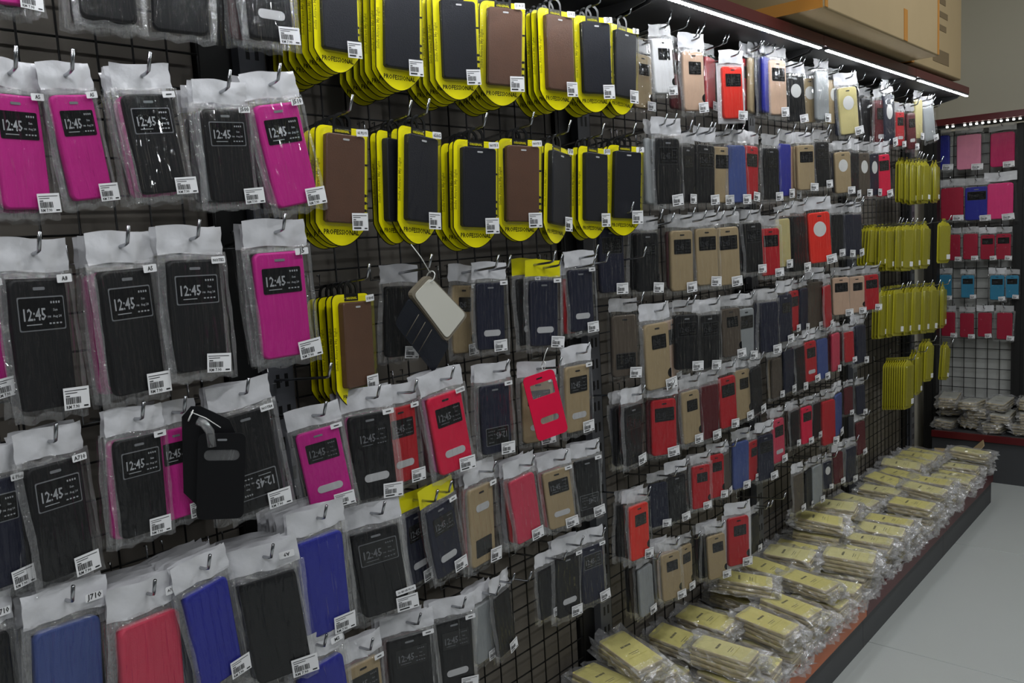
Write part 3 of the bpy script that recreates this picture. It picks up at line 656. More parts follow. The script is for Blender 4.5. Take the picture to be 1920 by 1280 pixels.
for b in range(1, 6):
    x0, x1 = edges[b - 1] + 0.001, edges[b] - 0.001
    c = thing('base_cabinet', 'low dark grey base shelf with coloured front edge, ' + BAYN[b], 'shelf', (0, 0, 0), group='base shelves')
    simple('kick_plate', MB().box(x0, x1, BASE_Y, BASE_Y + 0.02, 0, 0.106), MAT['kick'], c)
    simple('deck', MB().box(x0, x1, BASE_Y + 0.002, WALL_Y + 0.02, 0.125, 0.145), MAT['kick'], c)
    xs = 2.51
    m = MAT['orange'] if b <= 3 else MAT['red']
    simple('front_edge', MB().box(x0, x1, BASE_Y - 0.012, BASE_Y + 0.004, 0.106, 0.157), m, c)
simple('end_panel', MB().box(POSTS[4], POSTS[4] + 0.02, BASE_Y, WALL_Y + 0.03, 0, 0.145), MAT['kick'], c)

# ------------------------------------------------------------------ pack meshes
CW, CH, CT = 0.077, 0.150, 0.010
def make_case(colkey):
    return MB().prism(rrect(CW, CH, 0.0105, 0, -CH / 2), CT / 2, -CT / 2, bev=0.003).mesh('flip_case', [CASE_MAT[colkey]])
CASE_ME = {k: make_case(k) for k in COL}
FY = -CT / 2
def clock_window(w, h, cx, cz, flip=False, frame=True, text=True, ink='print_white'):
    m = MB()
    if frame: m.prism(rrect(w + 0.003, h + 0.003, 0.002, cx, cz, 2), FY + 0.001, FY - 0.0003, mat=2)
    m.prism(rrect(w, h, 0.002, cx, cz, 2), FY + 0.001, FY - 0.0007, mat=0)
    if text:
        r = math.pi if flip else 0.0; s = -1 if flip else 1
        y = FY - 0.0011
        m.text('12:45', cx - s * w * 0.17, cz - s * h * 0.02, w * 0.50, y, 1, r, h=h * 0.40)
        m.text('PM', cx + s * w * 0.15, cz - s * h * 0.12, w * 0.07, y, 1, r)
        m.text('Aug 24', cx + s * w * 0.33, cz - s * h * 0.12, w * 0.20, y, 1, r)
        m.text('Sun', cx + s * w * 0.30, cz + s * h * 0.10, w * 0.10, y, 1, r)
        for k in range(4): m.rectxz(cx + s * w * (0.22 + 0.06 * k), cz + s * h * 0.34, w * 0.035, h * 0.07, y, 1)
        for k in range(4): m.rectxz(cx + s * w * (0.16 + 0.08 * k), cz - s * h * 0.33, w * 0.05, h * 0.05, y, 1)
        m.rectxz(cx - s * w * 0.20, cz - s * h * 0.34, w * 0.34, h * 0.03, y, 1)
    return m.mesh('view_window', [MAT['glass'], MAT[ink], MAT['frame_grey' if ink == 'print_white' else ink]])
def pill(w, h, cx, cz, mat, name):
    return MB().prism(rrect(w, h, h / 2 - 0.0002, cx, cz, 4), FY + 0.001, FY - 0.0006).mesh(name, [mat])
ZT = -0.030   # top of the case below the hook
WIN = {}
for lv, ink in ((1, 'print_white'), (2, 'print_shaded'), (3, 'print_deep_shaded')):
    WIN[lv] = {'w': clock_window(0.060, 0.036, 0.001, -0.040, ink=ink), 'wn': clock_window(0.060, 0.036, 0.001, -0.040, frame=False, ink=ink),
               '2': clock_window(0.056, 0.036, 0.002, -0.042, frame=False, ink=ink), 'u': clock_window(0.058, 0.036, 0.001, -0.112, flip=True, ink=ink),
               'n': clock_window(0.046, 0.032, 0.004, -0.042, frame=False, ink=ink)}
win_h = clock_window(0.050, 0.034, 0.001, -0.116, frame=False, text=False)
slot_low = pill(0.046, 0.014, 0.002, -0.113, MAT['slot'], 'answer_slot')
slot_high = pill(0.042, 0.014, 0.002, -0.040, MAT['slot'], 'answer_slot')
ear_light = pill(0.016, 0.0036, 0, -0.0115, MAT['frame_grey'], 'ear_slot')
ear_dark = pill(0.015, 0.0036, 0, -0.0115, MAT['ink'], 'ear_slot')
def half_disc():
    pts = [(CW / 2, -0.107)] + [(CW / 2 - 0.011 * math.cos(a), -0.118 + 0.011 * math.sin(a)) for a in [math.radians(80 - 16 * k) for k in range(11)]] + [(CW / 2, -0.129)]
    return MB().prism(pts[::-1] if False else list(reversed(pts)), FY + 0.001, FY - 0.0006).mesh('side_notch', [MAT['glass']])
notch = half_disc()
disc = MB().prism([(0.0225 * math.cos(2 * math.pi * k / 28), -0.050 + 0.0225 * math.sin(2 * math.pi * k / 28)) for k in range(28)], FY + 0.001, FY - 0.0006, bev=0.0003).mesh('round_window', [MAT['disc']])

def bag_mesh(seed, w=0.104, top=-0.020, bot=-0.194, white=False, seam=True):
    rnd = random.Random(seed); nx, nz = 12, 18
    v = []; f = []
    ph = [rnd.uniform(0, 6.28) for _ in range(6)]
    skew = rnd.uniform(-0.006, 0.006)
    for j in range(nz + 1):
        t = j / nz; z = top + (bot - top) * t
        for i in range(nx + 1):
            s = i / nx * 2 - 1
            x = s * w / 2 * (1 + 0.03 * math.sin(5 * t + ph[0])) + skew * t
            e = max(0.0, min(1.0, (1 - abs(s)) / 0.28)); ez = max(0.0, min(1.0, min(t / 0.08, (1 - t) / 0.07)))
            y = FY - 0.0016 if e >= 1 and ez >= 1 else (FY - 0.0016) * (e * ez) ** 0.6
            wr = 0.0015 * math.sin(38 * s + 7 * t + ph[1]) + 0.0009 * math.sin(23 * s - 19 * t + ph[2]) + 0.0007 * rnd.uniform(-1, 1)
            fr = 1 - 0.55 * min(e, ez)
            y += wr * fr - 0.0008 * abs(math.sin(6 * t + ph[3]))
            zz = z + (0.0022 * math.sin(9 * s + ph[4]) + rnd.uniform(-.001, .001)) * t
            v.append((x, y, zz))
    for j in range(nz):
        for i in range(nx):
            a = j * (nx + 1) + i
            f.append((a, a + nx + 1, a + nx + 2, a + 1))
    fi = [q for k, q in enumerate(f) if not (k % nx in (0, nx - 1) or k // nx in (0, nz - 1))]
    fe = [q for k, q in enumerate(f) if k % nx in (0, nx - 1) or k // nx in (0, nz - 1)]
    m = MB().add(v, fi, 0, True)
    m.f += fe; m.m += [2 if seam else 0] * len(fe); m.s += [True] * len(fe)
    bk = [(-w / 2, CT / 2 + .001, top), (w / 2, CT / 2 + .001, top), (w / 2, CT / 2 + .001, bot + .003), (-w / 2, CT / 2 + .001, bot + .003)]
    m.add(bk, [(0, 1, 2, 3)], 1 if white else 0)
    return m.mesh('bag', [MAT['bag'], MAT['header'], MAT['bag_edge']])
BAG = [bag_mesh(s) for s in range(7)]
BAG_F = [bag_mesh(s + 30, w=0.096, seam=False) for s in range(5)]
BAG_W = bag_mesh(50, w=0.108, bot=-0.196, white=True)
def header_mesh(seed, mat='header', w=0.097, top=0.016, bot=-0.022):
    rnd = random.Random(seed + 100); nx, nz = 10, 4; v = []; f = []
    p1, p2 = rnd.uniform(0, 6), rnd.uniform(0, 6)
    for j in range(nz + 1):
        for i in range(nx + 1):
            s = i / nx * 2 - 1; t = j / nz
            amp = 0.0008 if mat == 'header_y' else 0.0042
            y = amp * (math.sin(7 * s + p1 + 2 * t) * 0.5 + math.sin(11 * s * t + p2) * 0.4 + rnd.uniform(-.10, .10)) - 0.002 * (1 - abs(s))
            v.append((s * w / 2, y, top + (bot - top) * t + 0.0018 * math.sin(3 * s + p2)))
    for j in range(nz):
        for i in range(nx):
            a = j * (nx + 1) + i
            f.append((a, a + nx + 1, a + nx + 2, a + 1))
    m = MB().add(v, f, 0, True)
    return m.mesh('header', [MAT[mat]])
HEADER = [header_mesh(s) for s in range(6)]
HEADER_Y = header_mesh(3, 'header_y')
HEADER_S = [header_mesh(s + 20, 'header_film', w=0.088, top=0.010, bot=-0.022) for s in range(5)]

def label_mesh(price):
    m = MB(); w, h = 0.037, 0.026; rnd = random.Random(5)
    m.add([(-w / 2, 0, -h / 2), (w / 2, 0, -h / 2), (w / 2, 0, h / 2), (-w / 2, 0, h / 2)], [(0, 1, 2, 3)], 0)
    y = -0.0003
    for k in range(2): m.rectxz(-w * 0.02 - k * w * 0.18, h * (0.36 - k * 0.11), w * (0.86 - 0.4 * k), h * 0.032, y, 1)
    m.rectxz(-w * 0.34, h * 0.12, w * 0.16, h * 0.05, y, 1)
    x = -w * 0.42
    while x < w * 0.14:
        b = rnd.choice((0.0006, 0.001, 0.0014)); m.rectxz(x + b / 2, -h * 0.09, b, h * 0.30, y, 1); x += b + rnd.choice((0.0006, 0.0009))
    if price: m.text(price, -w * 0.17, -h * 0.37, w * 0.5, y, 1)
    else: m.rectxz(-w * 0.18, -h * 0.36, w * 0.46, h * 0.09, y, 1)
    m.rectxz(w * 0.34, -h * 0.38, w * 0.18, h * 0.07, y, 1)
    return m.mesh('price_label', [MAT['label'], MAT['ink']])
LABEL_P = label_mesh('RM 7.90'); LABEL = label_mesh(None)
_ms = {}
def model_mesh(t):
    if t not in _ms:
        m = MB(); w, h = 0.021, 0.0095
        if len(t) > 8: w = 0.034
        m.prism(rrect(w, h, 0.0012, 0, 0, 2), 0.0002, 0.0)
        if t:
            tw = min(w * 0.8, 0.0042 * len(t)); m.text(t, 0, 0, tw, -0.0004, 1)
        else: m.rectxz(0, 0, w * 0.45, h * 0.2, -0.0004, 1)
        _ms[t] = m.mesh('model_label', [MAT['label'], MAT['ink']])
    return _ms[t]

hook_cache = {}
def hook(x, z, d, label, length=None, plane='left'):
    """display hook; z is its height where the front pack hangs at distance d from the grid"""
    L = round(length or max(0.15, d + 0.022), 3)
    if L not in hook_cache:
        pts = [(0, 0, 0), (0, -L * 0.5, L * 0.5 * TILT), (0, -L + 0.012, (L - 0.012) * TILT), (0, -L + 0.004, L * TILT + 0.001), (0, -L - 0.005, L * TILT + 0.022)]
        hook_cache[L] = (MB().tube(pts, 0.0023, seg=6).mesh('shaft', [MAT['chrome']]),
                         MB().tube([(-0.012, 0.002, 0.020), (-0.012, -0.004, 0.022), (-0.012, -0.004, -0.004), (0.012, -0.004, -0.004), (0.012, -0.004, 0.022), (0.012, 0.002, 0.020)], 0.0016, seg=5).mesh('mount', [MAT['chrome']]))
    if plane == 'left': loc, rz = (x, WALL_Y - 0.003, z - d * TILT - 0.002), 0
    else: loc, rz = (BACK_X - 0.003, x, z - d * TILT - 0.002), -math.pi / 2
    h = thing('display_hook', label, 'hook', loc, (0, 0, rz), group='display hooks')
    ob('shaft', hook_cache[L][0], h); ob('mount', hook_cache[L][1], h)
    return h

TYPEN = {'w': 'clock-window', 'p': 'plain', '2': 'two-window', 's': 'slotted', 'c': 'round-window', 'n': 'small-window', 'u': 'inverted-window', 'h': 'low-window'}
def pack(loc, rz, ry, rx, sc, typ, ck, hd, front, model, price, idx, label, group, cat='phone case', wide=1.0, name='bagged_flip_case', lv=3):
    p = thing(name, label, cat, loc, (rx, ry, rz), (sc * wide, sc, sc), group)
    case = ob('flip_case', CASE_ME[ck], p, (0, 0, ZT))
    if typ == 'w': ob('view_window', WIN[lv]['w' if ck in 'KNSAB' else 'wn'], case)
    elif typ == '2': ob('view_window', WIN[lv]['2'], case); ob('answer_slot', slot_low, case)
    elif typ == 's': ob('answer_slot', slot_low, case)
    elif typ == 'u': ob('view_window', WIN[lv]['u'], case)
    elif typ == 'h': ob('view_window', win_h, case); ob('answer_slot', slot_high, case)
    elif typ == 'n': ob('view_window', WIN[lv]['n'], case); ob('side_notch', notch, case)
    elif typ == 'c': ob('round_window', disc, case)
    if front and typ != 'p': ob('ear_slot', ear_light if ck in 'KNPB' else ear_dark, case)
    ob('bag', BAG_W if hd == 'b' else BAG_F[idx % 5] if lv == 3 and idx % 3 else BAG[idx % len(BAG)], p)
    h = ob('header', HEADER_Y if hd == 'y' else HEADER_S[idx % 5] if lv == 3 and hd == 'w' and idx % 4 else HEADER[(idx * 5 + 2) % len(HEADER)], p)
    if front and model != '!':
        ob('price_label', LABEL_P if price else LABEL, p, (0.028 + 0.006 * ((idx * 7) % 5 - 2) / 2, FY - 0.0042, -0.168 + 0.004 * ((idx * 3) % 3 - 1)), (0, -0.10 + 0.06 * ((idx * 5) % 4), 0))
        if model is not None and typ != 'p': ob('model_label', model_mesh(model), p, (0.034, FY - 0.0042, -0.031 if len(model) <= 8 else -0.15), (0, -0.04, 0))
        elif model: ob('model_label', model_mesh(model), p, (0.030, -0.0075, -0.006), (0, math.pi if model == 'A9' else -0.03, 0))
    return p

# ------------------------------------------------------------------ bagged cases on the hooks
byrow = {}
for r in BAG_STACKS: byrow.setdefault((r[0], r[1]), []).append(r)
idx = 0
for (bay, row), L in sorted(byrow.items()):
    L.sort(key=lambda r: -r[2] if bay == 1 else r[2])
    side = 'right' if bay == 1 else 'left'
    for k, r in enumerate(L):
        _, _, x, z, d, sc, ry, rz, wide, typ, ck, beh, hd, model, sp = r
        where = '%s hook from %s post, %s row, %s' % (ORD[k], side, ROWN[row], BAYN[bay])
        hook(x, z, d, 'steel hook with bagged cases, ' + where)
        idx += 1
        near = bay <= 2
        gp = 'bagged flip cases, ' + BAYN[bay]
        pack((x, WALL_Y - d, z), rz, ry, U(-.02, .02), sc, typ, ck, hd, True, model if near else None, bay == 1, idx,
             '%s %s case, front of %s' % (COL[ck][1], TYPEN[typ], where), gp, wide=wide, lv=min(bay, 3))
        for q, bc in enumerate(beh):
            idx += 1
            dd = d - (q + 1) * sp / max(0.75, math.cos(rz))
            bt = typ if typ in 'w2n' and bay <= 2 else ('w' if bay == 3 and q == 0 and typ == 'w' else 'p')
            pack((x + U(-.003, .003), WALL_Y - dd, z - (d - dd) * TILT), rz + U(-.02, .02), ry * 0.7 + U(-.05, .05), U(-.01, .01), sc * U(.95, 1.01), bt, bc, 'w', False, None, False, idx,
                 '%s case, %s behind front case, %s' % (COL[bc][1], ORD[q], where), gp, wide=wide, lv=min(bay, 3))

# ------------------------------------------------------------------ yellow blister cards
def card_outline(o=0.0):
    w, h = 0.098 / 2 + o, 0.205
    pts = []
    zt = o; zs = -0.166
    # bottom ogive, counter-clockwise seen from the front (x right, z up)
    N = 9
    for k in range(N + 1):
        t = k / N
        x = -w + t * w
        pts.append((x, zs - (h + o + zs) * math.sin(t * math.pi / 2) ** 0.82 if t > 0 else zs))
    for k in range(1, N + 1):
        t = 1 - k / N
        pts.append((w - t * w, zs - (h + o + zs) * math.sin(t * math.pi / 2) ** 0.82 if t > 0 else zs))
    r = 0.013
    for k in range(5):
        a = math.radians(90 * k / 4); pts.append((w - r + r * math.cos(a), zt - r + r * math.sin(a)))
    for k in range(5):
        a = math.radians(90 + 90 * k / 4); pts.append((-w + r + r * math.cos(a), zt - r + r * math.sin(a)))
    return pts
cm = MB()
cm.prism(card_outline(0.0), 0.0012, 0.0, mat=1)
cm.prism(card_outline(-0.0014), 0.0004, -0.0003, mat=0)
yk = -0.0006
cm.text('PROFESSIONAL', 0.0, -0.1805, 0.066, yk, 1, h=0.0088)
cm.text('Smile Attract My Sight', -0.0435, -0.095, 0.075, yk, 2, math.pi / 2)
cm.rectxz(0.0455, -0.062, 0.007, 0.0035, yk, 1)
for k in range(4):
    cm.add([(0.0447 + 0.0028 * math.cos(a), yk, -0.115 - 0.013 * k + 0.0028 * math.sin(a)) for a in [2 * math.pi * i / 12 for i in range(12)]], [tuple(range(12))], 1)
CARD_ME = cm.mesh('backing_card', [MAT['yellow'], MAT['black'], MAT['olive']])
def loop_outline():
    ro, ri = 0.0175, 0.0125
    m = MB()
    n = 14; v = []; f = []
    for k in range(n + 1):
        a = math.pi * k / n
        for r in (ro, ri):
            for y in (0.0016, -0.0006): v.append((r * math.cos(a), y, 0.006 + r * math.sin(a)))
    for k in range(n):
        a = 4 * k; b = a + 4
        f += [(a, b, b + 1, a + 1), (a + 2, a + 3, b + 3, b + 2), (a + 1, b + 1, b + 3, a + 3), (a, a + 2, b + 2, b)]
    m.add(v, f, 0)
    for s in (-1, 1): m.box(s * 0.015 - 0.0025, s * 0.015 + 0.0025, -0.0006, 0.0016, -0.006, 0.0065)
    m.box(-0.0175, 0.0175, -0.0007, 0.0016, -0.0135, -0.001)
    m.text('ORIGINAL', 0, -0.0085, 0.028, -0.0011, 1)
    return m.mesh('hang_loop', [MAT['black'], MAT['yellow']])
LOOP_ME = loop_outline()
LCASE = {}
for k in LEATHER:
    m = MB().prism(rrect(0.072, 0.150, 0.006, 0.002, -0.090), -0.0005, -0.0135, bev=0.0022)
    m.box(-0.0350, -0.0338, -0.0125, -0.002, -0.162, -0.018)
    LCASE[k] = m.mesh('leather_case', [LEATHER[k]])
LSLOT = MB().prism(rrect(0.012, 0.0032, 0.0014, 0.002, -0.024, 3), -0.013, -0.0141).mesh('ear_slot', [MAT['slot']])
BLIS = MB().prism(rrect(0.084, 0.166, 0.009, 0.002, -0.089), -0.0002, -0.0160, bev=0.0035, back=False).mesh('blister_shell', [MAT['blister']])
def blister(loc, rz, ry, rx, sc, ck, front, model, label, group):
    p = thing('yellow_blister_pack', label, 'blister pack', loc, (rx, ry, rz), sc, group)
    ob('backing_card', CARD_ME, p, (0, 0, -0.020)); ob('hang_loop', LOOP_ME, p, (0, 0, -0.020))
    c = ob('leather_case', LCASE[ck], p, (0, 0, -0.020)); ob('ear_slot', LSLOT, c)
    ob('blister_shell', BLIS, p, (0, 0, -0.020))
    if front:
        ob('price_label', LABEL, p, (0.027, -0.0172, -0.182), (0, -0.05, 0), (0.82, 1, 1.15))
        if model: ob('model_label', model_mesh(model), p, (0.030, -0.0172, -0.030), (0, -0.08, 0), (1.05, 1, 1.25))
    return p
CN = {'K': 'black', 'B': 'brown'}
byrow = {}
for r in BLISTER_STACKS: byrow.setdefault(r[0], []).append(r)
for row, L in sorted(byrow.items()):
    L.sort(key=lambda r: r[1])
    for k, (_, x, z, d, sc, ry, rz, ck, beh, model, sp) in enumerate(L):
        where = '%s blister hook from left post, %s row' % (ORD[k], ROWN[row])
        hook(x, z + 0.003, d, 'steel hook with yellow blister cards, ' + where)
        blister((x, WALL_Y - d, z), rz, ry, 0.0, sc, ck, True, model, 'yellow card blister with %s case, front of %s' % (CN[ck], where), 'yellow blister packs')
        for q, bc in enumerate(beh):
            dd = d - (q + 1) * max(sp, 0.0165)
            if dd < 0.012: break
            blister((x + U(-.002, .002), WALL_Y - dd, z - (d - dd) * TILT), rz * 0.85 + U(-.03, .03), ry * 0.8 + U(-.02, .02), 0.0, sc * U(.985, 1.0), bc, False, '',
                    'yellow blister with %s case, %s behind front, %s' % (CN[bc], ORD[q], where), 'yellow blister packs')

# ------------------------------------------------------------------ empty hooks
for nm, L in (('top row under the canopy light', [e for e in EMPTY_HOOKS if e[1] > 1.7]), ('second and third rows', [e for e in EMPTY_HOOKS if 1.2 < e[1] <= 1.7]), ('lower rows', [e for e in EMPTY_HOOKS if e[1] <= 1.2])):
    for k, (x, z) in enumerate(sorted(L)):
        h = hook(x, z, 0.145, 'bare steel hook, %s one counted toward the back wall, %s' % (ORD[k], nm), 0.155)
        h['group'] = 'empty display hooks'

# ------------------------------------------------------------------ yellow plastic trays at the far end
def tray_mesh():
    m = MB(); w, h = 0.068, 0.150
    pts = [(-w / 2, -h + 0.006), (-w / 2 + 0.006, -h), (w / 2 - 0.006, -h), (w / 2, -h + 0.006), (w / 2, -0.018), (w / 2 - 0.008, -0.010), (0.013, -0.008), (0.010, -0.002), (-0.010, -0.002), (-0.013, -0.008), (-w / 2 + 0.008, -0.010), (-w / 2, -0.018)]
    m.prism(pts, 0.0014, 0.0, mat=1, bev=0.0005)
    m.prism(rrect(w * 0.86, h * 0.82, 0.006, 0, -h * 0.535), 0.0, -0.008, bev=0.002, back=False)
    return m.mesh('tray_shell', [MAT['tray'], MAT['flange']])
TRAY = tray_mesh()
TRAY_TAB = MB().prism(rrect(0.018, 0.010, 0.003, 0, 0.001, 2), 0.0014, -0.0004).mesh('hang_tab', [MAT['tray']])
TRAY_LB = MB().prism(rrect(0.020, 0.016, 0.001, 0.018, -0.128, 1), -0.0078, -0.0085).mesh('price_label', [MAT['label']])
byrow = {}
for r in TRAY_STACKS: byrow.setdefault(r[0], []).append(r)
for row, L in sorted(byrow.items()):
    L.sort(key=lambda r: r[1])
    for k, (_, x, z, d, sc, ry, rz, n, sp) in enumerate(L):
        where = '%s tray hook from left post, %s row' % (ORD[k], ROWN[row])
        hook(x, z - 0.002, d, 'steel hook with yellow plastic trays, ' + where)
        for q in range(n):
            dd = d - q * sp * 2.0
            p = thing('yellow_case_tray', 'front yellow plastic case tray on %s' % where if q == 0 else 'yellow plastic tray, %s behind front one, %s' % (ORD[q - 1], where), 'plastic tray',
                      (x, WALL_Y - dd, z - (d - dd) * TILT), (0, ry * 0.6, rz + 0.15), sc * 0.97, 'yellow case trays')
            ob('tray_shell', TRAY, p); ob('hang_tab', TRAY_TAB, p)
            if q == 0: ob('price_label', TRAY_LB, p)

# ------------------------------------------------------------------ loose opened sample cases
def slab(corners, t, name, mat, parent, off=0.0):
    c = [Vector(p) for p in corners]
    nrm = (c[1] - c[0]).cross(c[3] - c[0]).normalized()
    a = [p + nrm * off for p in c]; b = [p + nrm * (off + t) for p in c]
    # rounded corners
    def rnd(q, r=0.009):
        out = []
        for i in range(4):
            p, p0, p1 = q[i], q[i - 1], q[(i + 1) % 4]
            d0 = (p0 - p).normalized() * r; d1 = (p1 - p).normalized() * r
            for k in range(4):
                s = k / 3
                out.append(p + d0 * (1 - s) ** 2 + d1 * s ** 2)
        return out
    ra, rb = rnd(a), rnd(b); n = len(ra)
    f = [tuple(range(n))[::-1], tuple(range(n, 2 * n))] + [(i, (i + 1) % n, n + (i + 1) % n, n + i) for i in range(n)]
    return simple(name, MB().add(ra + rb, f), mat, parent)
bk = thing('open_book_case', 'opened dark book case with beige lining hanging askew below yellow cards', 'phone case')
slab(BOOK_SHELL, 0.010, 'back_shell', MAT['taupe'], bk, 0.0)
cc = sum((Vector(p) for p in BOOK_SHELL), Vector()) / 4
inner = [cc + (Vector(p) - cc) * 0.90 for p in BOOK_SHELL]
slab(inner, 0.0015, 'lining', MAT['beige'], bk, 0.0105 if (Vector(BOOK_SHELL[1]) - Vector(BOOK_SHELL[0])).cross(Vector(BOOK_SHELL[3]) - Vector(BOOK_SHELL[0])).y < 0 else -0.002)
flp = slab(BOOK_FLAP, 0.004, 'front_flap', MAT['navyfab'], bk, 0.0)
fc = [Vector(p) for p in BOOK_FLAP]
fn = (fc[1] - fc[0]).cross(fc[3] - fc[0]).normalized()
if fn.y > 0: fn = -fn
for k in range(3):
    s = 0.25 + 0.16 * k
    p0 = fc[0].lerp(fc[1], s); p1 = fc[3].lerp(fc[2], s)
    q0, q1 = p0.lerp(p1, 0.08), p0.lerp(p1, 0.92)
    simple('card_slot', MB().tube([q0 + fn * 0.005, q1 + fn * 0.005], 0.0007), MAT['taupe'], flp)
def tie(parent, c, r=0.010, tail=(0.03, 0.0, -0.015)):
    c = Vector(c); pts = [c + Vector((0.35 * r * math.sin(a), r * math.cos(a), r * 0.9 * math.sin(a) - r * 0.6)) for a in [2 * math.pi * k / 14 for k in range(15)]]
    return simple('cable_tie', MB().tube(pts, 0.0011), MAT['tie'], parent), simple('cable_tie_tail', MB().tube([c, c + Vector(tail) * 0.5 + Vector((0, 0, 0.003)), c + Vector(tail)], 0.0009), MAT['tie'], parent)
tie(bk, BOOK_TIE, tail=(-0.03, 0.01, 0.05))

def loose_case(name, label, P, ck, holes, back=True):
    x, y, z, h, ry, rz = P
    s = h / CH
    o = thing(name, label, 'phone case', (x, y, z), (0, ry, rz), s)
    me = plate(rrect(CW, CH, 0.0105, 0, -CH / 2), holes, 0.0012, -0.0012); me.materials.append(CASE_MAT[ck])
    f = ob('front_flap', me, o)
    for hl in holes:
        simple('clear_window', MB().add([(p[0], 0.0, p[1]) for p in hl], [tuple(range(len(hl)))]), MAT['clear'], f)
    ob('ear_slot', ear_dark if ck != 'K' else ear_light, f, (0, 0.0042, 0))
    return o
ot = Vector(OPEN_BLACK_TIE)
lb = loose_case('open_flip_case', 'black opened sample flip case hung by white cable tie among bagged cases', OPEN_BLACK, 'K', [rrect(0.058, 0.019, 0.009, 0, -0.038)])
sp_ = [(-CW / 2, 0.0), (-CW / 2 - 0.004, 0.0), (-CW / 2 - 0.012, 0.030), (-CW / 2 + 0.010, 0.034), (-CW / 2 + 0.030, 0.018), (-CW / 2 + 0.030, 0.0)]
simple('back_panel', MB().prism(list(reversed([(-0.066, 0.026), (-0.052, 0.044), (-0.036, 0.044), (0.010, 0.022), (0.030, -0.02), (0.030, -0.12), (-0.028, -0.138), (-0.060, -0.105)])), 0.014, 0.010), CASE_MAT['K'], lb)
simple('spine', MB().box(-CW / 2 - 0.001, -CW / 2 + 0.001, 0.0, 0.012, -0.125, -0.01), CASE_MAT['K'], lb)
simple('clear_back_shell', MB().tube([(-0.040, -0.002, 0.022), (-0.030, -0.005, 0.018), (-0.020, -0.006, 0.004), (-0.016, -0.006, -0.022)], 0.0075, seg=8), MAT['clear'], lb)
inv = (Matrix.Translation(lb.location) @ lb.rotation_euler.to_matrix().to_4x4() @ Matrix.Scale(lb.scale[0], 4)).inverted()
tie(lb, inv @ ot, tail=(0.048, -0.004, -0.026))
lp = loose_case('open_flip_case', 'hot pink opened flip case with two empty windows in front of gold case', OPEN_PINK, 'C2', [rrect(0.056, 0.032, 0.003, 0.002, -0.038), rrect(0.046, 0.015, 0.007, 0.002, -0.108)])
inv = (Matrix.Translation(lp.location) @ lp.rotation_euler.to_matrix().to_4x4() @ Matrix.Scale(lp.scale[0], 4)).inverted()
tie(lp, inv @ Vector(OPEN_PINK_TIE), tail=(0.02, 0, 0.03))

# ------------------------------------------------------------------ wrapped bundles on the base shelf
BL, BW, BT = 0.148, 0.078, 0.0125
def bcard(mat):
    m = MB()
    m.prism(rrect(BW, BL, 0.006, 0, 0, 3), 0.0, -BT * 0.80, mat=1, bev=0.0012, facemat=0)
    y = -BT * 0.80 - 0.0004
    for k, ww in enumerate((0.0024, 0.003, 0.0018, 0.003, 0.0026, 0.0022, 0.003)): m.rectxz(-0.013 + 0.0043 * k, 0.018, ww, 0.0062, y, 2)
    m.rectxz(0, -0.012, 0.030, 0.0014, y, 2); m.rectxz(0, -0.018, 0.022, 0.0012, y, 2)
    m.rectxz(0, -0.028, 0.056, 0.0010, y, 3)
    return m.mesh('case_card', [mat, MAT['bundle_side'], MAT['ink'], MAT['olive']])
BC = [bcard(MAT['bundle_card']), bcard(MAT['bundle_pale']), bcard(MAT['bundle_grey'])]
def wrap_mesh(seed, n, flare=0.024):
    rnd = random.Random(seed); m = MB()
    hx, hy, hz = BW / 2 + 0.004, BL / 2 + 0.005, n * BT / 2 + 0.003
    bm = bmesh.new(); bmesh.ops.create_cube(bm, size=2.0)
    bmesh.ops.subdivide_edges(bm, edges=list(bm.edges), cuts=7, use_grid_fill=True)
    for v in bm.verts:
        x, y, z = v.co
        e = max(abs(x), abs(y), abs(z))
        end = max(0.0, abs(y) - 0.75) / 0.25
        side = max(0.0, abs(x) - 0.8) / 0.2
        px = x * hx * (1 + 0.05 * (1 - abs(z))) + side * math.copysign(0.003, x)
        py = y * hy + math.copysign(flare * end * rnd.uniform(0.2, 1.0), y)
        pz = z * hz * (1 - 0.45 * end * rnd.uniform(0.3, 1)) + hz
        j = 0.0028 + 0.006 * end + 0.004 * side
        v.co = (px + rnd.uniform(-j, j), py + rnd.uniform(-j, j), max(0.0, pz + rnd.uniform(-j, j) * 0.8))
    me = bpy.data.meshes.new('wrap'); bm.normal_update()
    for fc_ in bm.faces: fc_.material_index = 1 if fc_.normal.z > 0.6 and abs(fc_.calc_center_median().y) < BL * 0.46 else 0
    bm.to_mesh(me); bm.free(); me.materials.append(MAT['wrap']); me.materials.append(MAT['wrap_top'])
    return me
WRAPS = {n: [wrap_mesh(s * 10 + n, n) for s in range(4)] for n in (3, 4, 5, 6)}
bcount = 0
def bundle(x, y, z, rz, rx, ry, n, pale, label, group, grey=False, sc=1.0):
    global bcount
    bcount += 1
    p = thing('wrapped_card_bundle', label, 'case bundle', (x, y, z), (rx, ry, rz), sc, group)
    for k in range(n):
        ob('case_card', BC[2] if grey else BC[1 if pale else 0], p, (U(-.002, .002), U(-.003, .003), 0.003 + k * BT), (-math.pi / 2, 0, U(-.03, .03)))
    ob('wrap', WRAPS[n][bcount % 4], p)
    return p
rnd = random.Random(21)
DECK = 0.146
rcount = {}
def rowlabel(x, where):
    b = 2 if x < POSTS[1] else 3 if x < POSTS[2] else 4 if x < POSTS[3] else 5
    k = rcount[(b, where)] = rcount.get((b, where), -1) + 1
    return 'wrapped yellow card bundle, %s from left in %s, below %s' % (ORD[k], where, BAYN[b]), 'wrapped card bundles on the base shelf'
xr = 1.40; k = 0
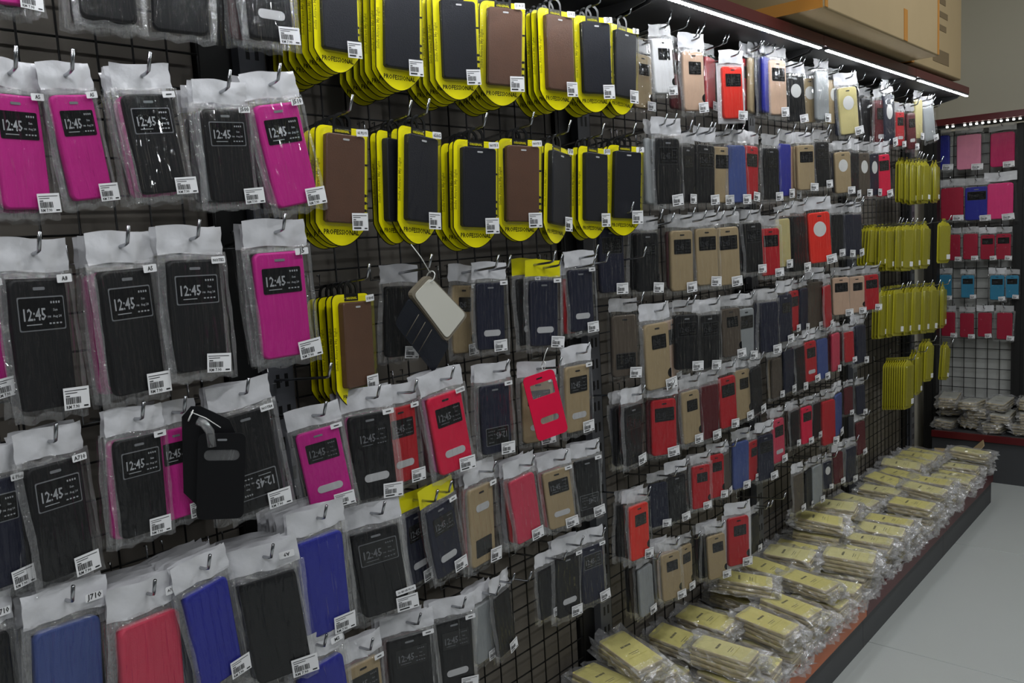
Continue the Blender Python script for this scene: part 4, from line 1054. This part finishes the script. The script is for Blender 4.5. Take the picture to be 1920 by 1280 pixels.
while xr < 4.08:
    n = rnd.choice((5, 5, 5, 4)); rz = rnd.uniform(-.10, .10); ry = rnd.uniform(-.05, .02)
    lb, gp = rowlabel(xr, 'lower rear row')
    bundle(xr, 1.10 + rnd.uniform(-.01, .012), DECK, rz, 0, ry, n, rnd.random() < .3, lb, gp)
    if rnd.random() < .85:
        lb, gp = rowlabel(xr, 'upper rear row')
        bundle(xr + rnd.uniform(-.01, .012), 1.10 + rnd.uniform(-.02, .015), DECK + n * BT + 0.008 + rnd.uniform(0, .004), rz + rnd.uniform(-.16, .16), rnd.uniform(.0, .09), rnd.uniform(-.10, .05), rnd.choice((3, 4, 5)), rnd.random() < .3, lb, gp)
        if xr < 3.0 and rnd.random() < .35:
            lb, gp = rowlabel(xr, 'topmost rear row')
            bundle(xr + rnd.uniform(-.03, .03), 1.09 + rnd.uniform(-.03, .01), DECK + n * BT + 0.074, rz + rnd.uniform(-.5, .5), rnd.uniform(.0, .12), rnd.uniform(-.10, .04), 3, rnd.random() < .4, lb, gp)
    xr += 0.106 + rnd.uniform(-.006, .010)
xf = 1.46
while xf < 4.08:
    n = rnd.choice((5, 5, 5, 4)); rz = rnd.uniform(-.10, .10)
    lb, gp = rowlabel(xf, 'lower front row')
    bundle(xf, 0.945 + rnd.uniform(-.014, .008), DECK, rz, rnd.uniform(-.02, .03), rnd.uniform(-.04, .03), n, rnd.random() < .5, lb, gp)
    if rnd.random() < .62:
        lb, gp = rowlabel(xf, 'upper front row')
        bundle(xf + rnd.uniform(-.01, .01), 0.95 + rnd.uniform(-.02, .02), DECK + n * BT + 0.008, rz + rnd.uniform(-.16, .16), rnd.uniform(.0, .08), rnd.uniform(-.09, .05), rnd.choice((3, 4, 4)), rnd.random() < .5, lb, gp)
    xf += 0.106 + rnd.uniform(-.006, .012)

# ------------------------------------------------------------------ cartons on the canopy
TOPZ = CAN_Z + 0.049
def carton(x0, x1, y0, y1, h, label, tapes, marks):
    c = thing('cardboard_carton', label, 'carton', ((x0 + x1) / 2, (y0 + y1) / 2, TOPZ), group='cartons on the canopy')
    w, d = (x1 - x0) / 2, (y1 - y0) / 2
    simple('box_body', MB().prism(rrect(2 * w, h, 0.006, 0, h / 2, 2), d, -d, bev=0.006), MAT['carton'], c)
    for (a, b, e) in tapes: simple('tape', e, MAT['tape'], c)
    if marks:
        for k, (mx, mz, mw, mh) in enumerate(marks): simple('printed_mark', MB().box(mx - mw / 2, mx + mw / 2, -d - 0.0012, -d + 0.001, mz - mh / 2, mz + mh / 2), MAT['carton_dark'], c)
    return c
xa0, xa1, ya0, ya1 = 2.255, 3.30, 0.866, 1.22
wA, dA, hA = (xa1 - xa0) / 2, (ya1 - ya0) / 2, 0.42
e_ = 0.0016
tA = [(0, 0, MB().box(-wA - e_, -wA, -dA + 0.004, dA, 0.002, 0.034)), (0, 0, MB().box(-wA - e_, -wA, -dA + 0.004, -dA + 0.05, 0.034, hA)),
      (0, 0, MB().box(-wA + 0.004, -wA + 0.022, -dA - e_, -dA, 0.004, hA)), (0, 0, MB().box(wA - 0.022, wA - 0.004, -dA - e_, -dA, 0.004, hA)), (0, 0, MB().box(0.13, 0.165, -dA - e_, -dA, 0.004, 0.10))]
carton(xa0, xa1, ya0, ya1, hA, 'large cardboard carton with orange tape on the canopy shelf', tA, None)
xb0, xb1, yb0, yb1 = 3.315, 3.99, 0.962, 1.22
wB = (xb1 - xb0) / 2
carton(xb0, xb1, yb0, yb1, 0.40, 'cardboard carton with dark printed marks behind the taped carton', [(0, 0, MB().box(-wB - 0.001, -wB + 0.03, -(yb1 - yb0) / 2 - 0.0014, 0, 0, 0.4))],
       [(wB - 0.30, 0.06, 0.22, 0.05), (wB - 0.28, 0.17, 0.10, 0.022), (wB - 0.28, 0.22, 0.14, 0.022), (wB - 0.28, 0.27, 0.08, 0.022), (wB - 0.28, 0.33, 0.12, 0.022)])

# ------------------------------------------------------------------ shelving on the back wall
BY0, BYP, BY1 = 1.30, 0.887, 0.0
bb = simple('back_board', MB().box(BACK_X + 0.02, BACK_X + 0.03, BY1, BY0, 0.155, 1.72), MAT['board_light'])
tag(bb, 'pale board behind the wire grid on the back wall', 'panel')
for (ya, yb_, lb) in ((BYP + 0.03, BY0, 'dark wire grid on the back wall holding pink and teal cases'), (0.2, BYP - 0.03, 'dark wire grid on the back wall beyond the black post')):
    g = thing('wire_grid', lb, 'grid', (BACK_X, 0, 0), group='wire grid panels')
    wv = MB().tube([(0, 0, 0.2), (0, 0, 1.71)], 0.0019).mesh('wire', [MAT['wire']])
    wh = MB().tube([(0, ya, 0), (0, yb_, 0)], 0.0019).mesh('wire', [MAT['wire']])
    n = int((yb_ - ya) / 0.05)
    for i in range(n + 1): ob('wire', wv, g, (0, ya + (yb_ - ya) * i / n, 0))
    for k in range(29): ob('wire', wh, g, (0.0036, 0, 0.24 + k * 0.052))
pb = thing('black_post', 'black upright post dividing the back wall grids', 'post', (BACK_X - 0.01, BYP, 0))
simple('channel', MB().box(-0.02, 0.03, -0.028, 0.028, 0.13, 1.72), MAT['dark'], pb)
simple('lip', MB().box(-0.026, -0.02, -0.012, 0.012, 0.13, 1.72), MAT['dark'], pb)
pb2 = thing('black_post', 'black upright post in the corner of both shelf walls', 'post', (BACK_X - 0.16, 1.25, 0))
simple('channel', MB().box(-0.03, 0.03, -0.03, 0.03, 0.0, 1.72), MAT['dark'], pb2)
simple('lip', MB().box(-0.036, -0.03, -0.012, 0.012, 0.0, 1.72), MAT['dark'], pb2)
cz = 1.728
c = thing('canopy_shelf', 'canopy shelf with red front edge on the back wall', 'shelf', (0, 0, cz))
simple('shelf_panel', MB().box(BACK_X - 0.20, BACK_X + 0.03, BY1, 1.31, 0.004, 0.03), MAT['canopy'], c)
simple('front_edge', MB().box(BACK_X - 0.225, BACK_X - 0.20, BY1, 1.31, 0.006, 0.036), MAT['red'], c)
o = thing('led_strip', 'dotted light strip under the red canopy edge on the back wall', 'light', (BACK_X - 0.19, 0, cz))
simple('housing', MB().box(-0.008, 0.008, 0.05, 1.26, -0.002, 0.004), MAT['dark'], o)
d = MB(); y = 0.05
while y < 1.25:
    if R() < .8: d.box(-0.010, -0.004, y, y + 0.009, -0.006, 0.001)
    y += 0.026
tag(simple('diodes', d, MAT['led_far'], o), kind='stuff')
c = thing('base_cabinet', 'dark base shelf with red front edge along the back wall', 'shelf')
BXF = 4.478
simple('kick_plate', MB().box(BXF, BXF + 0.02, BY1, 1.2, 0, 0.20), MAT['kick'], c)
simple('deck', MB().box(BXF, BACK_X + 0.02, BY1, 1.2, 0.205, 0.225), MAT['kick'], c)
simple('front_edge', MB().box(BXF - 0.012, BXF + 0.004, BY1, 1.2, 0.20, 0.232), MAT['red'], c)
byrow = {}
for r in BACK_PACKS: byrow.setdefault(r[0], []).append(r)
for row, L in sorted(byrow.items()):
    L.sort(key=lambda r: r[1])
    for k, (_, yy, z, d_, sc, ry, rz, typ, ck) in enumerate(L):
        where = '%s hook from black post, %s row, back wall' % (ORD[k], ROWN[row])
        hook(yy, z, d_, 'steel hook with bagged case, ' + where, 0.10, plane='back')
        idx += 1
        pack((BACK_X - d_, yy, z), rz + U(-.08, .08), ry, 0, sc, typ, ck, 'w', True, None, False, idx, '%s %s case on %s' % (COL[ck][1], TYPEN[typ], where), None,
             wide=1.25 if row <= 2 else 1.0)
rnd = random.Random(4)
for lay in range(3):
    y = 1.16; kb = 0
    while y > 0.62:
        bundle(BACK_X - 0.17 + rnd.uniform(-.03, .05), y, 0.226 + lay * 0.052, math.pi / 2 + rnd.uniform(-.2, .2), rnd.uniform(-.08, .08), rnd.uniform(-.08, .08), rnd.choice((3, 4)), False,
               'clear-wrapped pale bundle, %s from corner post, %s layer, back wall base shelf' % (ORD[kb], ('lowest', 'middle', 'top')[lay]), 'wrapped bundles on the back base shelf', grey=True, sc=1.05)
        y -= 0.108 + rnd.uniform(0, .02); kb += 1
# small open carton in the corner
oc = thing('open_carton', 'small brown carton with raised flap in the corner beyond the bundles', 'carton', (4.30, 1.06, 0.0), (0, 0, 0.25))
simple('box_body', MB().box(-0.085, 0.085, -0.08, 0.08, 0.0, 0.17), MAT['carton'], oc)
simple('flap', MB().add([(-0.085, -0.08, 0.17), (0.085, -0.08, 0.17), (0.075, -0.13, 0.225), (-0.06, -0.13, 0.23), (-0.085, -0.076, 0.168), (0.085, -0.076, 0.168), (0.075, -0.126, 0.223), (-0.06, -0.126, 0.228)], [(0, 1, 2, 3), (7, 6, 5, 4), (0, 4, 5, 1), (1, 5, 6, 2), (2, 6, 7, 3), (3, 7, 4, 0)]), MAT['carton'], oc)
print('objects', len(bpy.data.objects))
